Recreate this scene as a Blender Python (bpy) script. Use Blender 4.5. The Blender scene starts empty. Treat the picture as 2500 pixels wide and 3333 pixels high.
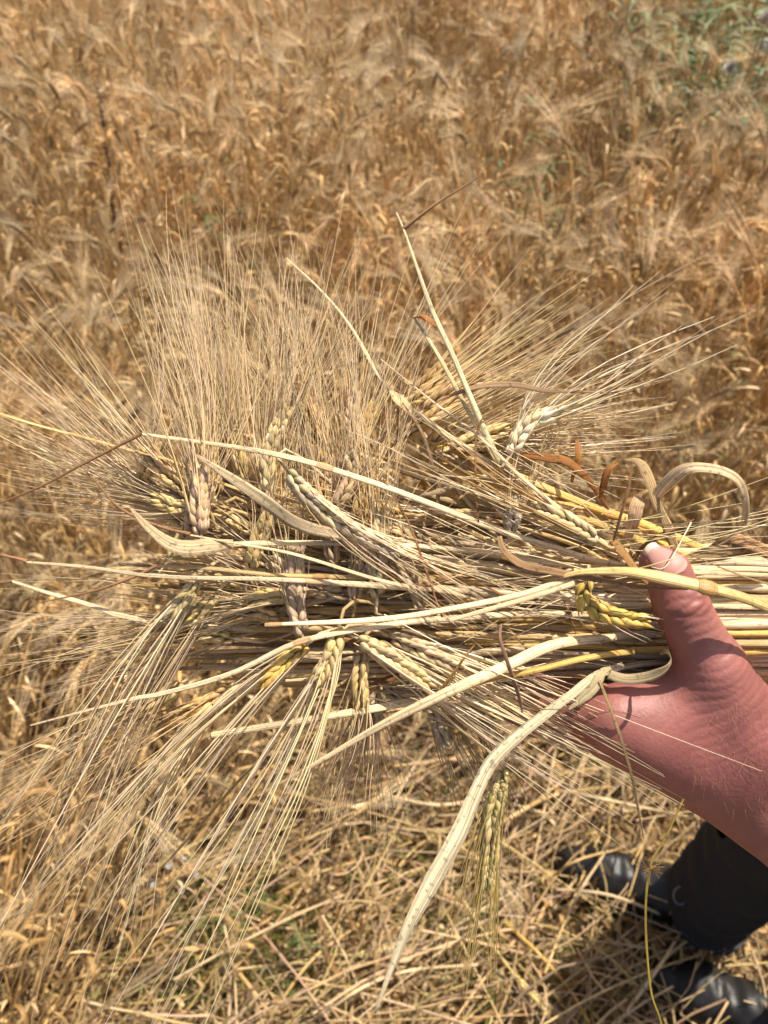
import bpy, math, random
import numpy as np
rng = np.random.default_rng(7)
random.seed(7)
SC = bpy.context.scene
COL = SC.collection

# ------------------------------------------------------------------ camera, sky, sun, exposure
PITCH = math.radians(50)
CAM = np.array([0, 0, 1.55])
FWD = np.array([0, math.cos(PITCH), -math.sin(PITCH)])
UP = np.array([0, math.sin(PITCH), math.cos(PITCH)])
RT = np.array([1.0, 0, 0])
cd = bpy.data.cameras.new('camera')
cam = bpy.data.objects.new('camera', cd); COL.objects.link(cam)
cam.location = CAM
cam.rotation_euler = (math.pi / 2 - PITCH, 0, 0)
cd.sensor_fit = 'VERTICAL'; cd.sensor_height = 36; cd.sensor_width = 27
cd.lens = 36 * 2500 / 3333
cd.clip_start = 0.01; cd.clip_end = 3000
cd.dof.use_dof = True; cd.dof.focus_distance = 0.365; cd.dof.aperture_fstop = cd.lens / 2.2
SC.camera = cam
SUN_EL, SUN_AZ = math.radians(62), math.radians(50)      # azimuth from +Y towards +X
w = bpy.data.worlds.new('World'); SC.world = w; w.use_nodes = True
nt = w.node_tree; bg = nt.nodes['Background']
sky = nt.nodes.new('ShaderNodeTexSky'); sky.sky_type = 'NISHITA'; sky.sun_disc = False
sky.sun_elevation = SUN_EL; sky.sun_rotation = SUN_AZ; sky.dust_density = 4; sky.ozone_density = .4
nt.links.new(sky.outputs[0], bg.inputs[0]); bg.inputs[1].default_value = 0.10
sd = bpy.data.lights.new('sun', 'SUN'); sd.energy = 4.6; sd.angle = math.radians(0.53); sd.color = (1, .93, .80)
sun = bpy.data.objects.new('sun', sd); COL.objects.link(sun)
from mathutils import Vector
sv = Vector((math.sin(SUN_AZ) * math.cos(SUN_EL), math.cos(SUN_AZ) * math.cos(SUN_EL), math.sin(SUN_EL)))
sun.rotation_euler = sv.to_track_quat('Z', 'Y').to_euler()
SC.view_settings.view_transform = 'Standard'; SC.view_settings.look = 'None'
SC.view_settings.exposure = 0.66; SC.view_settings.gamma = 1
SC.cycles.use_denoising = True
SC.cycles.max_bounces = 8; SC.cycles.diffuse_bounces = 4; SC.cycles.glossy_bounces = 2
SC.cycles.transmission_bounces = 4; SC.cycles.transparent_max_bounces = 4

def P(px, py, d):
    """point at distance d along the camera axis seen at pixel px, py of the 2500x3333 photograph"""
    px = np.asarray(px, float); py = np.asarray(py, float); d = np.asarray(d, float)
    return CAM + ((px - 1250) / 2500 * d)[..., None] * RT + ((1666.5 - py) / 2500 * d)[..., None] * UP + d[..., None] * FWD
def nrm(v): return v / np.maximum(np.linalg.norm(v, axis=-1, keepdims=True), 1e-12)

# ------------------------------------------------------------------ materials
def mat(name, rough=.6, spec=.3, bump=0, trans=0, stripes=True, speck=0, objvar=.0, sss=0, bscale=900, patch=0):
    m = bpy.data.materials.new(name); m.use_nodes = True
    t = m.node_tree; N = t.nodes; L = t.links; b = N['Principled BSDF']
    b.inputs['Roughness'].default_value = rough
    b.inputs['Specular IOR Level'].default_value = spec
    a = N.new('ShaderNodeAttribute'); a.attribute_name = 'tint'
    s = N.new('ShaderNodeAttribute'); s.attribute_name = 'strand'
    col = a.outputs['Color']
    def mul(c, f):
        mx = N.new('ShaderNodeVectorMath'); mx.operation = 'SCALE'
        L.new(c, mx.inputs[0]); L.new(f, mx.inputs['Scale']); return mx.outputs[0]
    def rng_(o, lo, hi, a0=.3, a1=.7):
        r = N.new('ShaderNodeMapRange'); L.new(o, r.inputs[0])
        for i, v in enumerate((a0, a1, lo, hi)): r.inputs[i + 1].default_value = v
        return r.outputs[0]
    if stripes:
        mp = N.new('ShaderNodeVectorMath'); mp.operation = 'MULTIPLY'; mp.inputs[1].default_value = (13, 16, 37)
        L.new(s.outputs['Vector'], mp.inputs[0])
        n = N.new('ShaderNodeTexNoise'); n.inputs['Scale'].default_value = 1; n.inputs['Detail'].default_value = 3
        L.new(mp.outputs[0], n.inputs['Vector'])
        col = mul(col, rng_(n.outputs[0], .5, 1.32, .36, .64))
        n2 = N.new('ShaderNodeTexNoise'); n2.inputs['Scale'].default_value = 1; n2.inputs['Detail'].default_value = 2
        mp2 = N.new('ShaderNodeVectorMath'); mp2.operation = 'MULTIPLY'; mp2.inputs[1].default_value = (1.5, 45, 91)
        L.new(s.outputs['Vector'], mp2.inputs[0]); L.new(mp2.outputs[0], n2.inputs['Vector'])
        col = mul(col, rng_(n2.outputs[0], .78, 1.18))
        if bump:
            bp = N.new('ShaderNodeBump'); bp.inputs['Strength'].default_value = bump; bp.inputs['Distance'].default_value = .0004
            L.new(n.outputs[0], bp.inputs['Height']); L.new(bp.outputs[0], b.inputs['Normal'])
    elif bump:
        g = N.new('ShaderNodeNewGeometry')
        n = N.new('ShaderNodeTexNoise'); n.inputs['Scale'].default_value = bscale; n.inputs['Detail'].default_value = 4
        L.new(g.outputs['Position'], n.inputs['Vector'])
        bp = N.new('ShaderNodeBump'); bp.inputs['Strength'].default_value = bump; bp.inputs['Distance'].default_value = .0006
        L.new(n.outputs[0], bp.inputs['Height']); L.new(bp.outputs[0], b.inputs['Normal'])
        n3 = N.new('ShaderNodeTexNoise'); n3.inputs['Scale'].default_value = bscale / 12
        L.new(g.outputs['Position'], n3.inputs['Vector'])
        col = mul(col, rng_(n3.outputs[0], .85, 1.12))
    if speck:
        g = N.new('ShaderNodeNewGeometry')
        n = N.new('ShaderNodeTexNoise'); n.inputs['Scale'].default_value = 420; n.inputs['Detail'].default_value = 2
        L.new(g.outputs['Position'], n.inputs['Vector'])
        col = mul(col, rng_(n.outputs[0], 1, 1 - speck, .58, .68))
    if patch:
        g = N.new('ShaderNodeNewGeometry'); n = N.new('ShaderNodeTexNoise'); n.inputs['Scale'].default_value = 1.7; n.inputs['Detail'].default_value = 5; n.inputs['Roughness'].default_value = .7
        L.new(g.outputs['Position'], n.inputs['Vector'])
        cr = N.new('ShaderNodeValToRGB'); e = cr.color_ramp.elements; e[0].position = .30; e[0].color = (1.0, .84, .64, 1); e[1].position = .52; e[1].color = (1.0, 1.0, 1.0, 1)
        e2 = e.new(.74); e2.color = (1, 1, 1, 1)
        L.new(n.outputs[0], cr.inputs[0]); vm = N.new('ShaderNodeVectorMath'); vm.operation = 'MULTIPLY'; L.new(col, vm.inputs[0]); L.new(cr.outputs[0], vm.inputs[1]); col = vm.outputs[0]
        n = N.new('ShaderNodeTexNoise'); n.inputs['Scale'].default_value = 2.3; L.new(g.outputs['Position'], n.inputs['Vector']); n.inputs['Detail'].default_value = 3
        col = mul(col, rng_(n.outputs[0], .82, 1.22, .35, .65))
    if objvar:
        oi = N.new('ShaderNodeObjectInfo')
        col = mul(col, rng_(oi.outputs['Random'], 1 - objvar, 1 + objvar, 0, 1))
    L.new(col, b.inputs['Base Color'])
    if sss:
        b.inputs['Subsurface Weight'].default_value = sss
        b.inputs['Subsurface Radius'].default_value = (1, .35, .2); b.inputs['Subsurface Scale'].default_value = .004
    if trans:
        tr = N.new('ShaderNodeBsdfTranslucent'); tr.name = 'through'; L.new(col, tr.inputs[0])
        mx = N.new('ShaderNodeMixShader'); mx.inputs[0].default_value = trans
        L.new(b.outputs[0], mx.inputs[1]); L.new(tr.outputs[0], mx.inputs[2]); L.new(mx.outputs[0], N['Material Output'].inputs[0])
    return m
M_STRAW = mat('straw', .42, .45, bump=.9, speck=.35)
M_AWN = mat('awn', .32, .7, stripes=False, trans=.22)
M_GRAIN = mat('barley_grain', .5, .4, bump=.4, speck=.15)
M_LEAF = mat('dry_leaf', .6, .3, bump=.9, trans=.3, speck=.45)
M_FIELD = mat('field_straw', .55, .35, trans=.2, objvar=.32, patch=1)
M_FAWN = mat('field_awn', .45, .45, stripes=False, trans=.2, objvar=.28, patch=1)
M_LITTER = mat('litter', .6, .3, trans=.2)
M_GREEN = mat('green_leaf', .5, .4, trans=.3, stripes=False)

# ------------------------------------------------------------------ mesh collecting
class MB:
    def __init__(s): s.v = []; s.f = []; s.t = []; s.s = []; s.n = 0
    def add(s, v, f, tint, strand):
        s.v.append(v.reshape(-1, 3)); s.f.append(f + s.n); s.t.append(tint.reshape(-1, 3)); s.s.append(strand.reshape(-1, 3))
        s.n += len(s.v[-1])
    def tubes(s, paths, rad, sides=6, tint=(.6, .5, .3), flat=None, ref=None, voff=None):
        paths = np.asarray(paths, float)
        if paths.ndim == 2: paths = paths[None]
        M, K, _ = paths.shape
        rad = np.broadcast_to(np.asarray(rad, float), (M, K))
        T = nrm(np.gradient(paths, axis=1))
        if ref is None:
            avg = nrm(paths[:, -1] - paths[:, 0])
            r0 = np.where(np.abs(avg[:, 2:3]) < .8, np.array([[0, 0, 1.]]), np.array([[1., 0, 0]]))
        else: r0 = np.broadcast_to(np.asarray(ref, float), (M, 3))
        A = nrm(r0[:, None] - (r0[:, None] * T).sum(-1, keepdims=True) * T)
        B = np.cross(T, A)
        an = np.linspace(0, 2 * np.pi, sides, endpoint=False)
        fl = 1.0 if flat is None else flat
        ring = (A[:, :, None] * np.cos(an)[None, None, :, None] * fl + B[:, :, None] * np.sin(an)[None, None, :, None])
        V = paths[:, :, None] + ring * rad[:, :, None, None]
        i = np.arange(M)[:, None, None] * K * sides; k = np.arange(K - 1)[None, :, None] * sides; j = np.arange(sides)[None, None]
        j2 = (j + 1) % sides
        F = np.stack([i + k + j, i + k + j2, i + k + sides + j2, i + k + sides + j], -1).reshape(-1, 4)
        tint = np.asarray(tint, float)
        if tint.ndim == 3: pass
        elif tint.ndim == 1: tint = np.broadcast_to(tint, (M, K, 3))
        elif tint.ndim == 2: tint = tint[None] if M == 1 and len(tint) == K else np.broadcast_to(tint[:, None], (M, K, 3))
        tt = np.broadcast_to(tint[:, :, None], (M, K, sides, 3)).copy()
        seg = np.linalg.norm(np.diff(paths, axis=1), axis=-1)
        al = np.concatenate([np.zeros((M, 1)), np.cumsum(seg, 1)], 1)
        st = np.zeros((M, K, sides, 3)); uu = 1 - np.abs(2 * an / (2 * np.pi) - 1)
        st[..., 0] = uu[None, None] * 2; st[..., 1] = al[:, :, None]; st[..., 2] = rng.random(M)[:, None, None] * 20
        s.add(V, F, tt, st); return s
    def ribbons(s, paths, wid, side, tint=(.5, .4, .2), cup=.15, cols=3):
        paths = np.asarray(paths, float)
        if paths.ndim == 2: paths = paths[None]
        M, K, _ = paths.shape
        wid = np.broadcast_to(np.asarray(wid, float), (M, K))
        side = np.asarray(side, float)
        if side.ndim == 1: side = np.broadcast_to(side, (M, K, 3))
        elif side.ndim == 2: side = np.broadcast_to(side[:, None] if len(side) == M and M > 1 else side[None], (M, K, 3))
        T = nrm(np.gradient(paths, axis=1))
        S = nrm(side - (side * T).sum(-1, keepdims=True) * T); Nn = np.cross(T, S)
        c = np.linspace(-1, 1, cols)
        V = paths[:, :, None] + S[:, :, None] * (c[None, None, :, None] * wid[:, :, None, None] / 2) \
            + Nn[:, :, None] * ((c ** 2)[None, None, :, None] * wid[:, :, None, None] * cup)
        i = np.arange(M)[:, None, None] * K * cols; k = np.arange(K - 1)[None, :, None] * cols; j = np.arange(cols - 1)[None, None]
        F = np.stack([i + k + j, i + k + j + 1, i + k + cols + j + 1, i + k + cols + j], -1).reshape(-1, 4)
        tint = np.asarray(tint, float)
        if tint.ndim == 3: pass
        elif tint.ndim == 1: tint = np.broadcast_to(tint, (M, K, 3))
        elif tint.ndim == 2: tint = tint[None] if M == 1 and len(tint) == K else np.broadcast_to(tint[:, None], (M, K, 3))
        tt = np.broadcast_to(tint[:, :, None], (M, K, cols, 3)).copy()
        seg = np.linalg.norm(np.diff(paths, axis=1), axis=-1); al = np.concatenate([np.zeros((M, 1)), np.cumsum(seg, 1)], 1)
        st = np.zeros((M, K, cols, 3)); st[..., 0] = (c + 1)[None, None]; st[..., 1] = al[:, :, None]; st[..., 2] = rng.random(M)[:, None, None] * 20
        s.add(V, F, tt, st); return s
    def build(s, name, m, parent=None, link=True):
        v = np.concatenate(s.v); f = np.concatenate(s.f)
        me = mesh_from(name, v, f, np.concatenate(s.t), np.concatenate(s.s))
        me.materials.append(m)
        o = bpy.data.objects.new(name, me)
        if link: COL.objects.link(o)
        if parent is not None: o.parent = parent
        return o
def mesh_from(name, v, f, tint, strand=None, smooth=True):
    me = bpy.data.meshes.new(name); n = f.shape[1]
    me.vertices.add(len(v)); me.vertices.foreach_set('co', v.astype(np.float32).ravel())
    me.loops.add(f.size); me.loops.foreach_set('vertex_index', f.astype(np.int32).ravel())
    me.polygons.add(len(f)); me.polygons.foreach_set('loop_start', (np.arange(len(f)) * n).astype(np.int32))
    me.polygons.foreach_set('use_smooth', np.full(len(f), smooth))
    a = me.attributes.new('tint', 'FLOAT_COLOR', 'POINT')
    a.data.foreach_set('color', np.concatenate([np.clip(tint, 0, 1), np.ones((len(v), 1))], 1).astype(np.float32).ravel())
    if strand is not None:
        a = me.attributes.new('strand', 'FLOAT_VECTOR', 'POINT'); a.data.foreach_set('vector', strand.astype(np.float32).ravel())
    me.update(calc_edges=True); return me
def tag(o, label=None, cat=None, group=None, kind=None):
    if label: o['label'] = label
    if cat: o['category'] = cat
    if group: o['group'] = group
    if kind: o['kind'] = kind
    return o
def empty(name, loc, link=True):
    o = bpy.data.objects.new(name, None); o.location = loc; o.empty_display_size = .02
    if link: COL.objects.link(o)
    return o
def under(o, root):
    """parent o to an Empty while its mesh stays in world coordinates"""
    o.parent = root; o.location = -Vector(root.location); return o
def spline(pts, K):
    """Catmull-Rom through pts, K samples evenly along the length"""
    pts = np.asarray(pts, float)
    if len(pts) == 2: return pts[0] + np.linspace(0, 1, K)[:, None] * (pts[1] - pts[0])
    q = np.concatenate([[2 * pts[0] - pts[1]], pts, [2 * pts[-1] - pts[-2]]])
    out = []
    t = np.linspace(0, 1, 14, endpoint=False)[:, None]
    for i in range(1, len(q) - 2):
        a, b, c, d = q[i - 1], q[i], q[i + 1], q[i + 2]
        out.append(.5 * (2 * b + (c - a) * t + (2 * a - 5 * b + 4 * c - d) * t ** 2 + (3 * b - a - 3 * c + d) * t ** 3))
    out = np.concatenate(out + [pts[-1:]])
    L = np.concatenate([[0], np.cumsum(np.linalg.norm(np.diff(out, axis=0)[:, :3], axis=1))])
    x = np.linspace(0, L[-1], K)
    return np.stack([np.interp(x, L, out[:, i]) for i in range(out.shape[1])], 1)

# colours (linear)
PALE = np.array([.78, .585, .335]); WARM = np.array([.64, .43, .18]); GOLD = np.array([.60, .38, .10]); GREY = np.array([.62, .47, .28])
MAUVE = np.array([.57, .42, .25]); BROWN = np.array([.26, .13, .055]); RUST = np.array([.40, .17, .045])
AWN = np.array([.93, .74, .45])

# ------------------------------------------------------------------ the barley ear
def ear_arrays(rach, face, awn_dir, awn_len, spread, n_nodes=22, klen=.0088, kr=.0015, tint=WARM, awn_tint=AWN, per=3, awn_frac=.85,
               KA=10, sides=6, KK=7, asides=3, awn_r=.00037, droop=0.0, r=None):
    r = r or rng
    c = spline(rach, n_nodes + 2)
    T = nrm(np.gradient(c, axis=0)); face = nrm(np.asarray(face, float))
    S = nrm(np.cross(T, face)); Nf = np.cross(S, T)
    kp, kt, kw, ap, at = [], [], [], [], []
    prof_t = np.linspace(0, 1, KK)
    azs = {3: (-46, 2, 46), 2: (-40, 40), 1: (0,)}[per]
    for i in range(n_nodes):
        sg = 1 if i % 2 else -1
        u = i / (n_nodes - 1)
        size = min(1, .72 + u * 1.6) * (1 - max(0, u - .72) * 1.0)
        for az in azs:
            az_ = math.radians(az + r.normal(0, 7))
            lat = S[i] * sg * math.cos(az_) + Nf[i] * math.sin(az_)
            ang = math.radians(31 - 9 * u + r.normal(0, 4))
            d0 = T[i] * math.cos(ang) + lat * math.sin(ang)
            L = klen * size * r.uniform(.92, 1.08)
            d1 = nrm(T[i] * math.cos(ang * .35) + lat * math.sin(ang * .35))
            t = prof_t[:, None]
            pts = c[i] + lat * .0012 + d0 * L * t + (d1 - d0) * L * t ** 2 * .6
            kp.append(pts); kw.append(kr * size * np.array([.45, .9, 1, .92, .66, .34, .05])[:KK] * r.uniform(.9, 1.1))
            kt.append((tint * r.uniform(.72, 1.15) * np.array([1, r.uniform(.92, 1.03), r.uniform(.8, 1.1)]))[None] * np.interp(prof_t, [0, .3, .6, 1], [.74, 1.08, 1.04, .66])[:, None])
            if r.random() < awn_frac:
                tip = pts[-1]; dd = nrm(pts[-1] - pts[-2])
                fan = nrm(awn_dir + lat * spread * r.uniform(.3, 1.3) + r.normal(0, spread * .45, 3))
                LA = awn_len * (r.uniform(.62, 1.12) if r.random() < .85 else r.uniform(.25, .6)) * (1.08 - .25 * u)
                tt = np.linspace(0, 1, KA); wgt = np.clip(tt * 2.2, 0, 1) ** .8
                dirs = nrm(dd * (1 - wgt[:, None]) + fan * wgt[:, None])
                bend = r.normal(0, .13 * min(1, spread / .16), 3); dirs = nrm(dirs + bend * (tt[:, None] - .2) + np.array([0, 0, -droop]) * tt[:, None])
                stp = np.concatenate([np.zeros((1, 3)), np.cumsum(dirs[:-1] * LA / (KA - 1), 0)]) + r.normal(0, .00045, 3) * np.sin(tt * r.uniform(4, 11) + r.uniform(0, 6))[:, None] * tt[:, None]
                ap.append(tip - dd * .0006 + stp)
                at.append(awn_tint * (r.uniform(.8, 1.12) if r.random() < .82 else r.uniform(.45, .75)) * np.array([1, r.uniform(.93, 1.02), r.uniform(.8, 1.1)]))
    # glumes: thin bristles beside the grains
    tt = np.linspace(1, .2, KA)
    return c, np.array(kp), np.array(kw), np.array(kt), np.array(ap), awn_r * tt * r.uniform(.7, 1.25, (len(ap), 1)), np.array(at), sides, asides, face
def build_ear(root_parent, arr, link=True, grain=None, awnm=None):
    c, kp, kw, kt, ap, ar, at, sides, asides, face = arr
    mb = MB(); mb.tubes(kp, kw, sides, kt, flat=.8, ref=face)
    mb.tubes(c[None], .0007, 5, kt.mean((0, 1)))
    e = mb.build('ear', grain or M_GRAIN, root_parent, link)
    m2 = MB().tubes(ap, ar, asides, at)
    a = m2.build('awns', awnm or M_AWN, e, link)
    return e, a

# ------------------------------------------------------------------ distance-field bodies (hand, boots, clothes)
def sd_cone(p, a, b, ra, rb):
    ab = b - a; t = np.clip(((p - a) @ ab) / (ab @ ab), 0, 1)
    return np.linalg.norm(p - a - t[:, None] * ab, axis=1) - (ra + (rb - ra) * t)
def smin(a, b, k):
    h = np.maximum(k - np.abs(a - b), 0) / k
    return np.minimum(a, b) - h * h * k * .25
def surfnet(fn, lo, hi, h):
    lo = np.array(lo, float); hi = np.array(hi, float); c = 4
    n = (np.ceil((hi - lo) / h / c).astype(int)) * c + 1
    ax = [lo[i] + np.arange(n[i]) * h for i in range(3)]
    cx = [a[::c] for a in ax]
    G = np.stack(np.meshgrid(*cx, indexing='ij'), -1); D = fn(G.reshape(-1, 3)).reshape(G.shape[:3])
    near = np.abs(D) < h * c * 1.9
    up = D
    for i in range(3): up = np.repeat(up, c, axis=i)
    nr = near
    for i in range(3): nr = np.repeat(nr, c, axis=i)
    sh = tuple((slice(c // 2, c // 2 + n[i])) for i in range(3))
    V = up[sh].copy(); msk = nr[sh]
    V = V[:n[0], :n[1], :n[2]]
    if V.shape != tuple(n):
        pad = [(0, n[i] - V.shape[i]) for i in range(3)]; V = np.pad(V, pad, mode='edge'); msk = np.pad(msk, pad, mode='edge')
    idx = np.argwhere(msk)
    vals = np.empty(len(idx))
    for s in range(0, len(idx), 400000):
        ii = idx[s:s + 400000]; vals[s:s + 400000] = fn(lo + ii * h)
    V[msk] = vals
    ins = V < 0
    corners = [(i, j, k) for i in (0, 1) for j in (0, 1) for k in (0, 1)]
    cnt = np.zeros(np.array(V.shape) - 1, int)
    for i, j, k in corners: cnt += ins[i:ins.shape[0] - 1 + i, j:ins.shape[1] - 1 + j, k:ins.shape[2] - 1 + k]
    act = np.argwhere((cnt > 0) & (cnt < 8))
    cid = -np.ones(cnt.shape, int); cid[tuple(act.T)] = np.arange(len(act))
    acc = np.zeros((len(act), 3)); m = np.zeros(len(act))
    for a_ in corners:
        for axn in range(3):
            if a_[axn]: continue
            b_ = list(a_); b_[axn] = 1
            va = V[tuple((act + a_).T)]; vb = V[tuple((act + b_).T)]
            cr = (va < 0) != (vb < 0); t = np.where(cr, va / np.where(cr, va - vb, 1), 0)
            q = np.array(a_)[None] + np.zeros((len(act), 3)); q[:, axn] += t
            acc[cr] += q[cr]; m[cr] += 1
    vert = lo + (act + acc / m[:, None]) * h
    faces = []
    for axn in range(3):
        sl0 = [slice(None)] * 3; sl1 = [slice(None)] * 3; sl0[axn] = slice(0, -1); sl1[axn] = slice(1, None)
        ch = ins[tuple(sl0)] != ins[tuple(sl1)]
        e = np.argwhere(ch); o1, o2 = (axn + 1) % 3, (axn + 2) % 3
        ok = (e[:, o1] > 0) & (e[:, o2] > 0) & (e[:, o1] < cnt.shape[o1]) & (e[:, o2] < cnt.shape[o2]); e = e[ok]
        d1 = np.zeros(3, int); d1[o1] = 1; d2 = np.zeros(3, int); d2[o2] = 1
        q = np.stack([cid[tuple((e - d1 - d2).T)], cid[tuple((e - d2).T)], cid[tuple(e.T)], cid[tuple((e - d1).T)]], 1)
        fl = ~ins[tuple(e.T)]; q[fl] = q[fl][:, ::-1]
        faces.append(q)
    f = np.concatenate(faces); f = f[(f >= 0).all(1)]
    return vert, f
def vnoise(p, sc, seed=0):
    """cheap smooth noise: sum of sines"""
    r = np.random.default_rng(seed); o = np.zeros(len(p))
    for _ in range(7):
        k = r.normal(0, 1, 3) * sc; o += np.sin(p @ k + r.uniform(0, 6.28))
    return o / 3.7

# ------------------------------------------------------------------ ground
def ground_material():
    m = bpy.data.materials.new('soil'); m.use_nodes = True; t = m.node_tree; N = t.nodes; L = t.links; b = N['Principled BSDF']
    g = N.new('ShaderNodeNewGeometry'); n = N.new('ShaderNodeTexNoise'); n.inputs['Scale'].default_value = 35; n.inputs['Detail'].default_value = 8
    L.new(g.outputs['Position'], n.inputs['Vector'])
    r = N.new('ShaderNodeValToRGB'); r.color_ramp.elements[0].position = .3; r.color_ramp.elements[1].position = .75
    r.color_ramp.elements[0].color = (.06, .035, .018, 1); r.color_ramp.elements[1].color = (.34, .22, .11, 1)
    L.new(n.outputs[0], r.inputs[0]); L.new(r.outputs[0], b.inputs['Base Color']); b.inputs['Roughness'].default_value = .95
    bp = N.new('ShaderNodeBump'); bp.inputs['Distance'].default_value = .01; L.new(n.outputs[0], bp.inputs['Height']); L.new(bp.outputs[0], b.inputs['Normal'])
    return m
gx = np.concatenate([-np.geomspace(1500, 2, 12), np.linspace(-1.6, 1.6, 41), np.geomspace(2, 1500, 12)])
X, Y = np.meshgrid(gx, gx + 1.0, indexing='ij'); n_ = len(gx)
v = np.stack([X.ravel(), Y.ravel(), .008 * vnoise(np.stack([X.ravel(), Y.ravel(), 0 * X.ravel()], 1), 6, 3) * (np.abs(X.ravel()) < 3)], 1)
ii = (np.arange(n_ - 1)[:, None] * n_ + np.arange(n_ - 1)[None]).ravel()
f = np.stack([ii, ii + n_, ii + n_ + 1, ii + 1], 1)
me = mesh_from('ground', v, f, np.full((len(v), 3), .2)); me.materials.append(ground_material())
go = bpy.data.objects.new('ground', me); COL.objects.link(go); tag(go, kind='structure')

# ------------------------------------------------------------------ standing barley
def edge_y(x):
    """front edge of the standing crop"""
    return np.interp(x, [-.62, -.5, -.36, -.22, -.05, .3, .9, 2], [-.4, .12, .46, .66, .76, .82, .86, 1.1])
FST = np.array([.66, .445, .19]); FAW = np.array([.95, .77, .49]); FEAR = np.array([.72, .51, .25])
def plant_parts(k):
    r = np.random.default_rng(100 + k)
    H = r.uniform(.54, .68); lean = r.uniform(.02, .16); nod = math.radians(r.choice([15, 50, 110, 145, 160, 172]))
    pts = [[0, 0, 0], [lean * .25, r.normal(0, .01), H * .35], [lean * .6, r.normal(0, .012), H * .7], [lean, 0, H * .93]]
    neck = np.array(pts[-1]); seg = .035; ang = math.atan2(lean, H)
    for q in np.linspace(.25, 1, 4):
        a = ang + (nod - ang) * q
        neck = neck + seg * .33 * np.array([math.sin(a), 0, math.cos(a)]); pts.append(list(neck))
    sp = spline(pts, 14)
    tint = FST * r.uniform(.8, 1.15)
    stem = MB().tubes(sp, np.linspace(.0018, .0011, 14), 5, tint)
    d = np.array([math.sin(nod), 0, math.cos(nod)])
    d2 = nrm(d + np.array([0, 0, -.25]))
    rach = np.stack([sp[-1], sp[-1] + d * .024, sp[-1] + d * .024 + d2 * .024])
    A = ear_arrays(rach, [0, 1, 0], nrm(d2 + np.array([0, 0, -.1])), r.uniform(.08, .14), r.choice([.10, .16, .28, .40]), n_nodes=11, kr=.0019, klen=.0088, tint=FEAR * r.uniform(.85, 1.15),
                   awn_tint=FAW, per=3, awn_frac=r.choice([.35, .5, .65]), KA=5, sides=4, KK=5, asides=3, awn_r=.00036, r=r)
    c, kp, kw, kt, ap, ar, at, sides, asides, face = A
    grain = MB().tubes(kp, kw, 4, kt, ref=face); awns = MB().tubes(ap, ar, 3, at)
    leaf = []
    for j in range(r.integers(2, 5)):
        z = r.integers(3, 12); az = r.uniform(0, 6.28); L = r.uniform(.05, .16)
        o = np.array([math.cos(az), math.sin(az), 0]); t = np.linspace(0, 1, 9)[:, None]
        curl = r.uniform(.5, 2.8)
        p = sp[z] + o * L * (.55 * np.sin(t * curl) / curl + .05 * t) + np.array([0, 0, 1]) * L * (.7 * t - 1.5 * t ** 2 * r.uniform(.5, 1))
        leaf.append(MB().ribbons(p, np.array([.6, .9, 1, 1, .9, .8, .6, .4, .1]) * r.uniform(.004, .008), np.cross(o, [0, 0, 1]) + r.normal(0, .4, 3), FST * r.uniform(.55, 1.05) * [1, .95, .9], .3))
    for j in range(r.integers(1, 4)):                      # pale torn leaf ends near the top of the stalk
        q = sp[r.integers(7, 13)]; o = nrm(r.normal(0, 1, 3) * [1, 1, .8]); L = r.uniform(.012, .045); t = np.linspace(0, 1, 5)[:, None]
        leaf.append(MB().ribbons(q + o * L * t + np.array([0, 0, -.5 * L]) * t ** 2, r.uniform(.003, .006) * np.array([.5, 1, .9, .6, .2]), r.normal(0, 1, 3), PALE * r.uniform(.85, 1.15), .2))
    return stem, leaf, grain, awns
PROTO_N = 18
protos = []; pcol = bpy.data.collections.new('barley_stalk_kinds')
for k in range(PROTO_N):
    st, lf, gr, aw = plant_parts(k)
    o1 = st.build('stem', M_FIELD, None, False); o2 = [l.build('leaf', M_FIELD, None, False).data for l in lf]
    o3 = gr.build('ear', M_FIELD, None, False); o4 = aw.build('awns', M_FAWN, None, False)
    protos.append((o1.data, o3.data, o4.data, o2))
    big = MB()
    for b_ in (st, *lf, gr, aw):
        off = 0
        for vv, ff, tt, ss in zip(b_.v, b_.f, b_.t, b_.s):
            big.add(vv, ff - off, tt, ss); off += len(vv)
    oj = big.build(f'barley_kind_{k:02d}', M_FIELD, None, False); oj.data.materials.append(M_FAWN)
    na = sum(len(x) for x in aw.f); mi = np.zeros(len(oj.data.polygons), np.int32); mi[-na:] = 1
    oj.data.polygons.foreach_set('material_index', mi); pcol.objects.link(oj)
pts = []
for (x0, x1, y0, y1, dens) in [(-1.2, 1.4, -.4, 1.7, 640), (-1.7, 1.8, 1.7, 2.9, 600), (-2.4, 2.5, 2.9, 4.6, 460), (1.8, 4.4, 1.1, 2.9, 260), (2.5, 4.6, 2.9, 4.6, 200), (-4.0, -1.7, -.4, 2.9, 160), (-4.2, -2.4, 2.9, 4.6, 160), (-4.6, 4.8, 4.6, 8.5, 150), (-7, 8, 8.5, 14, 40), (-2.4, -1.2, -.4, 1.7, 150), (1.4, 2.4, 1.1, 1.7, 200)]:
    n = int((x1 - x0) * (y1 - y0) * dens)
    pts.append(np.stack([rng.uniform(x0, x1, n), rng.uniform(y0, y1, n)], 1))
pts = np.concatenate(pts)
pts = pts[pts[:, 1] > edge_y(pts[:, 0]) + rng.normal(0, .03, len(pts))]
green_zone = ((pts[:, 0] - 1.30) / .46) ** 2 + ((pts[:, 1] - 2.95) / .48) ** 2 < 1
pts = pts[~((np.abs(pts[:, 0] - .43) < .09) & (pts[:, 1] > 1.62) & (pts[:, 1] < 2.15))]
green_zone = ((pts[:, 0] - 1.30) / .46) ** 2 + ((pts[:, 1] - 2.95) / .48) ** 2 < 1
pts = pts[~(green_zone & (rng.random(len(pts)) < .93))]
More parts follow.
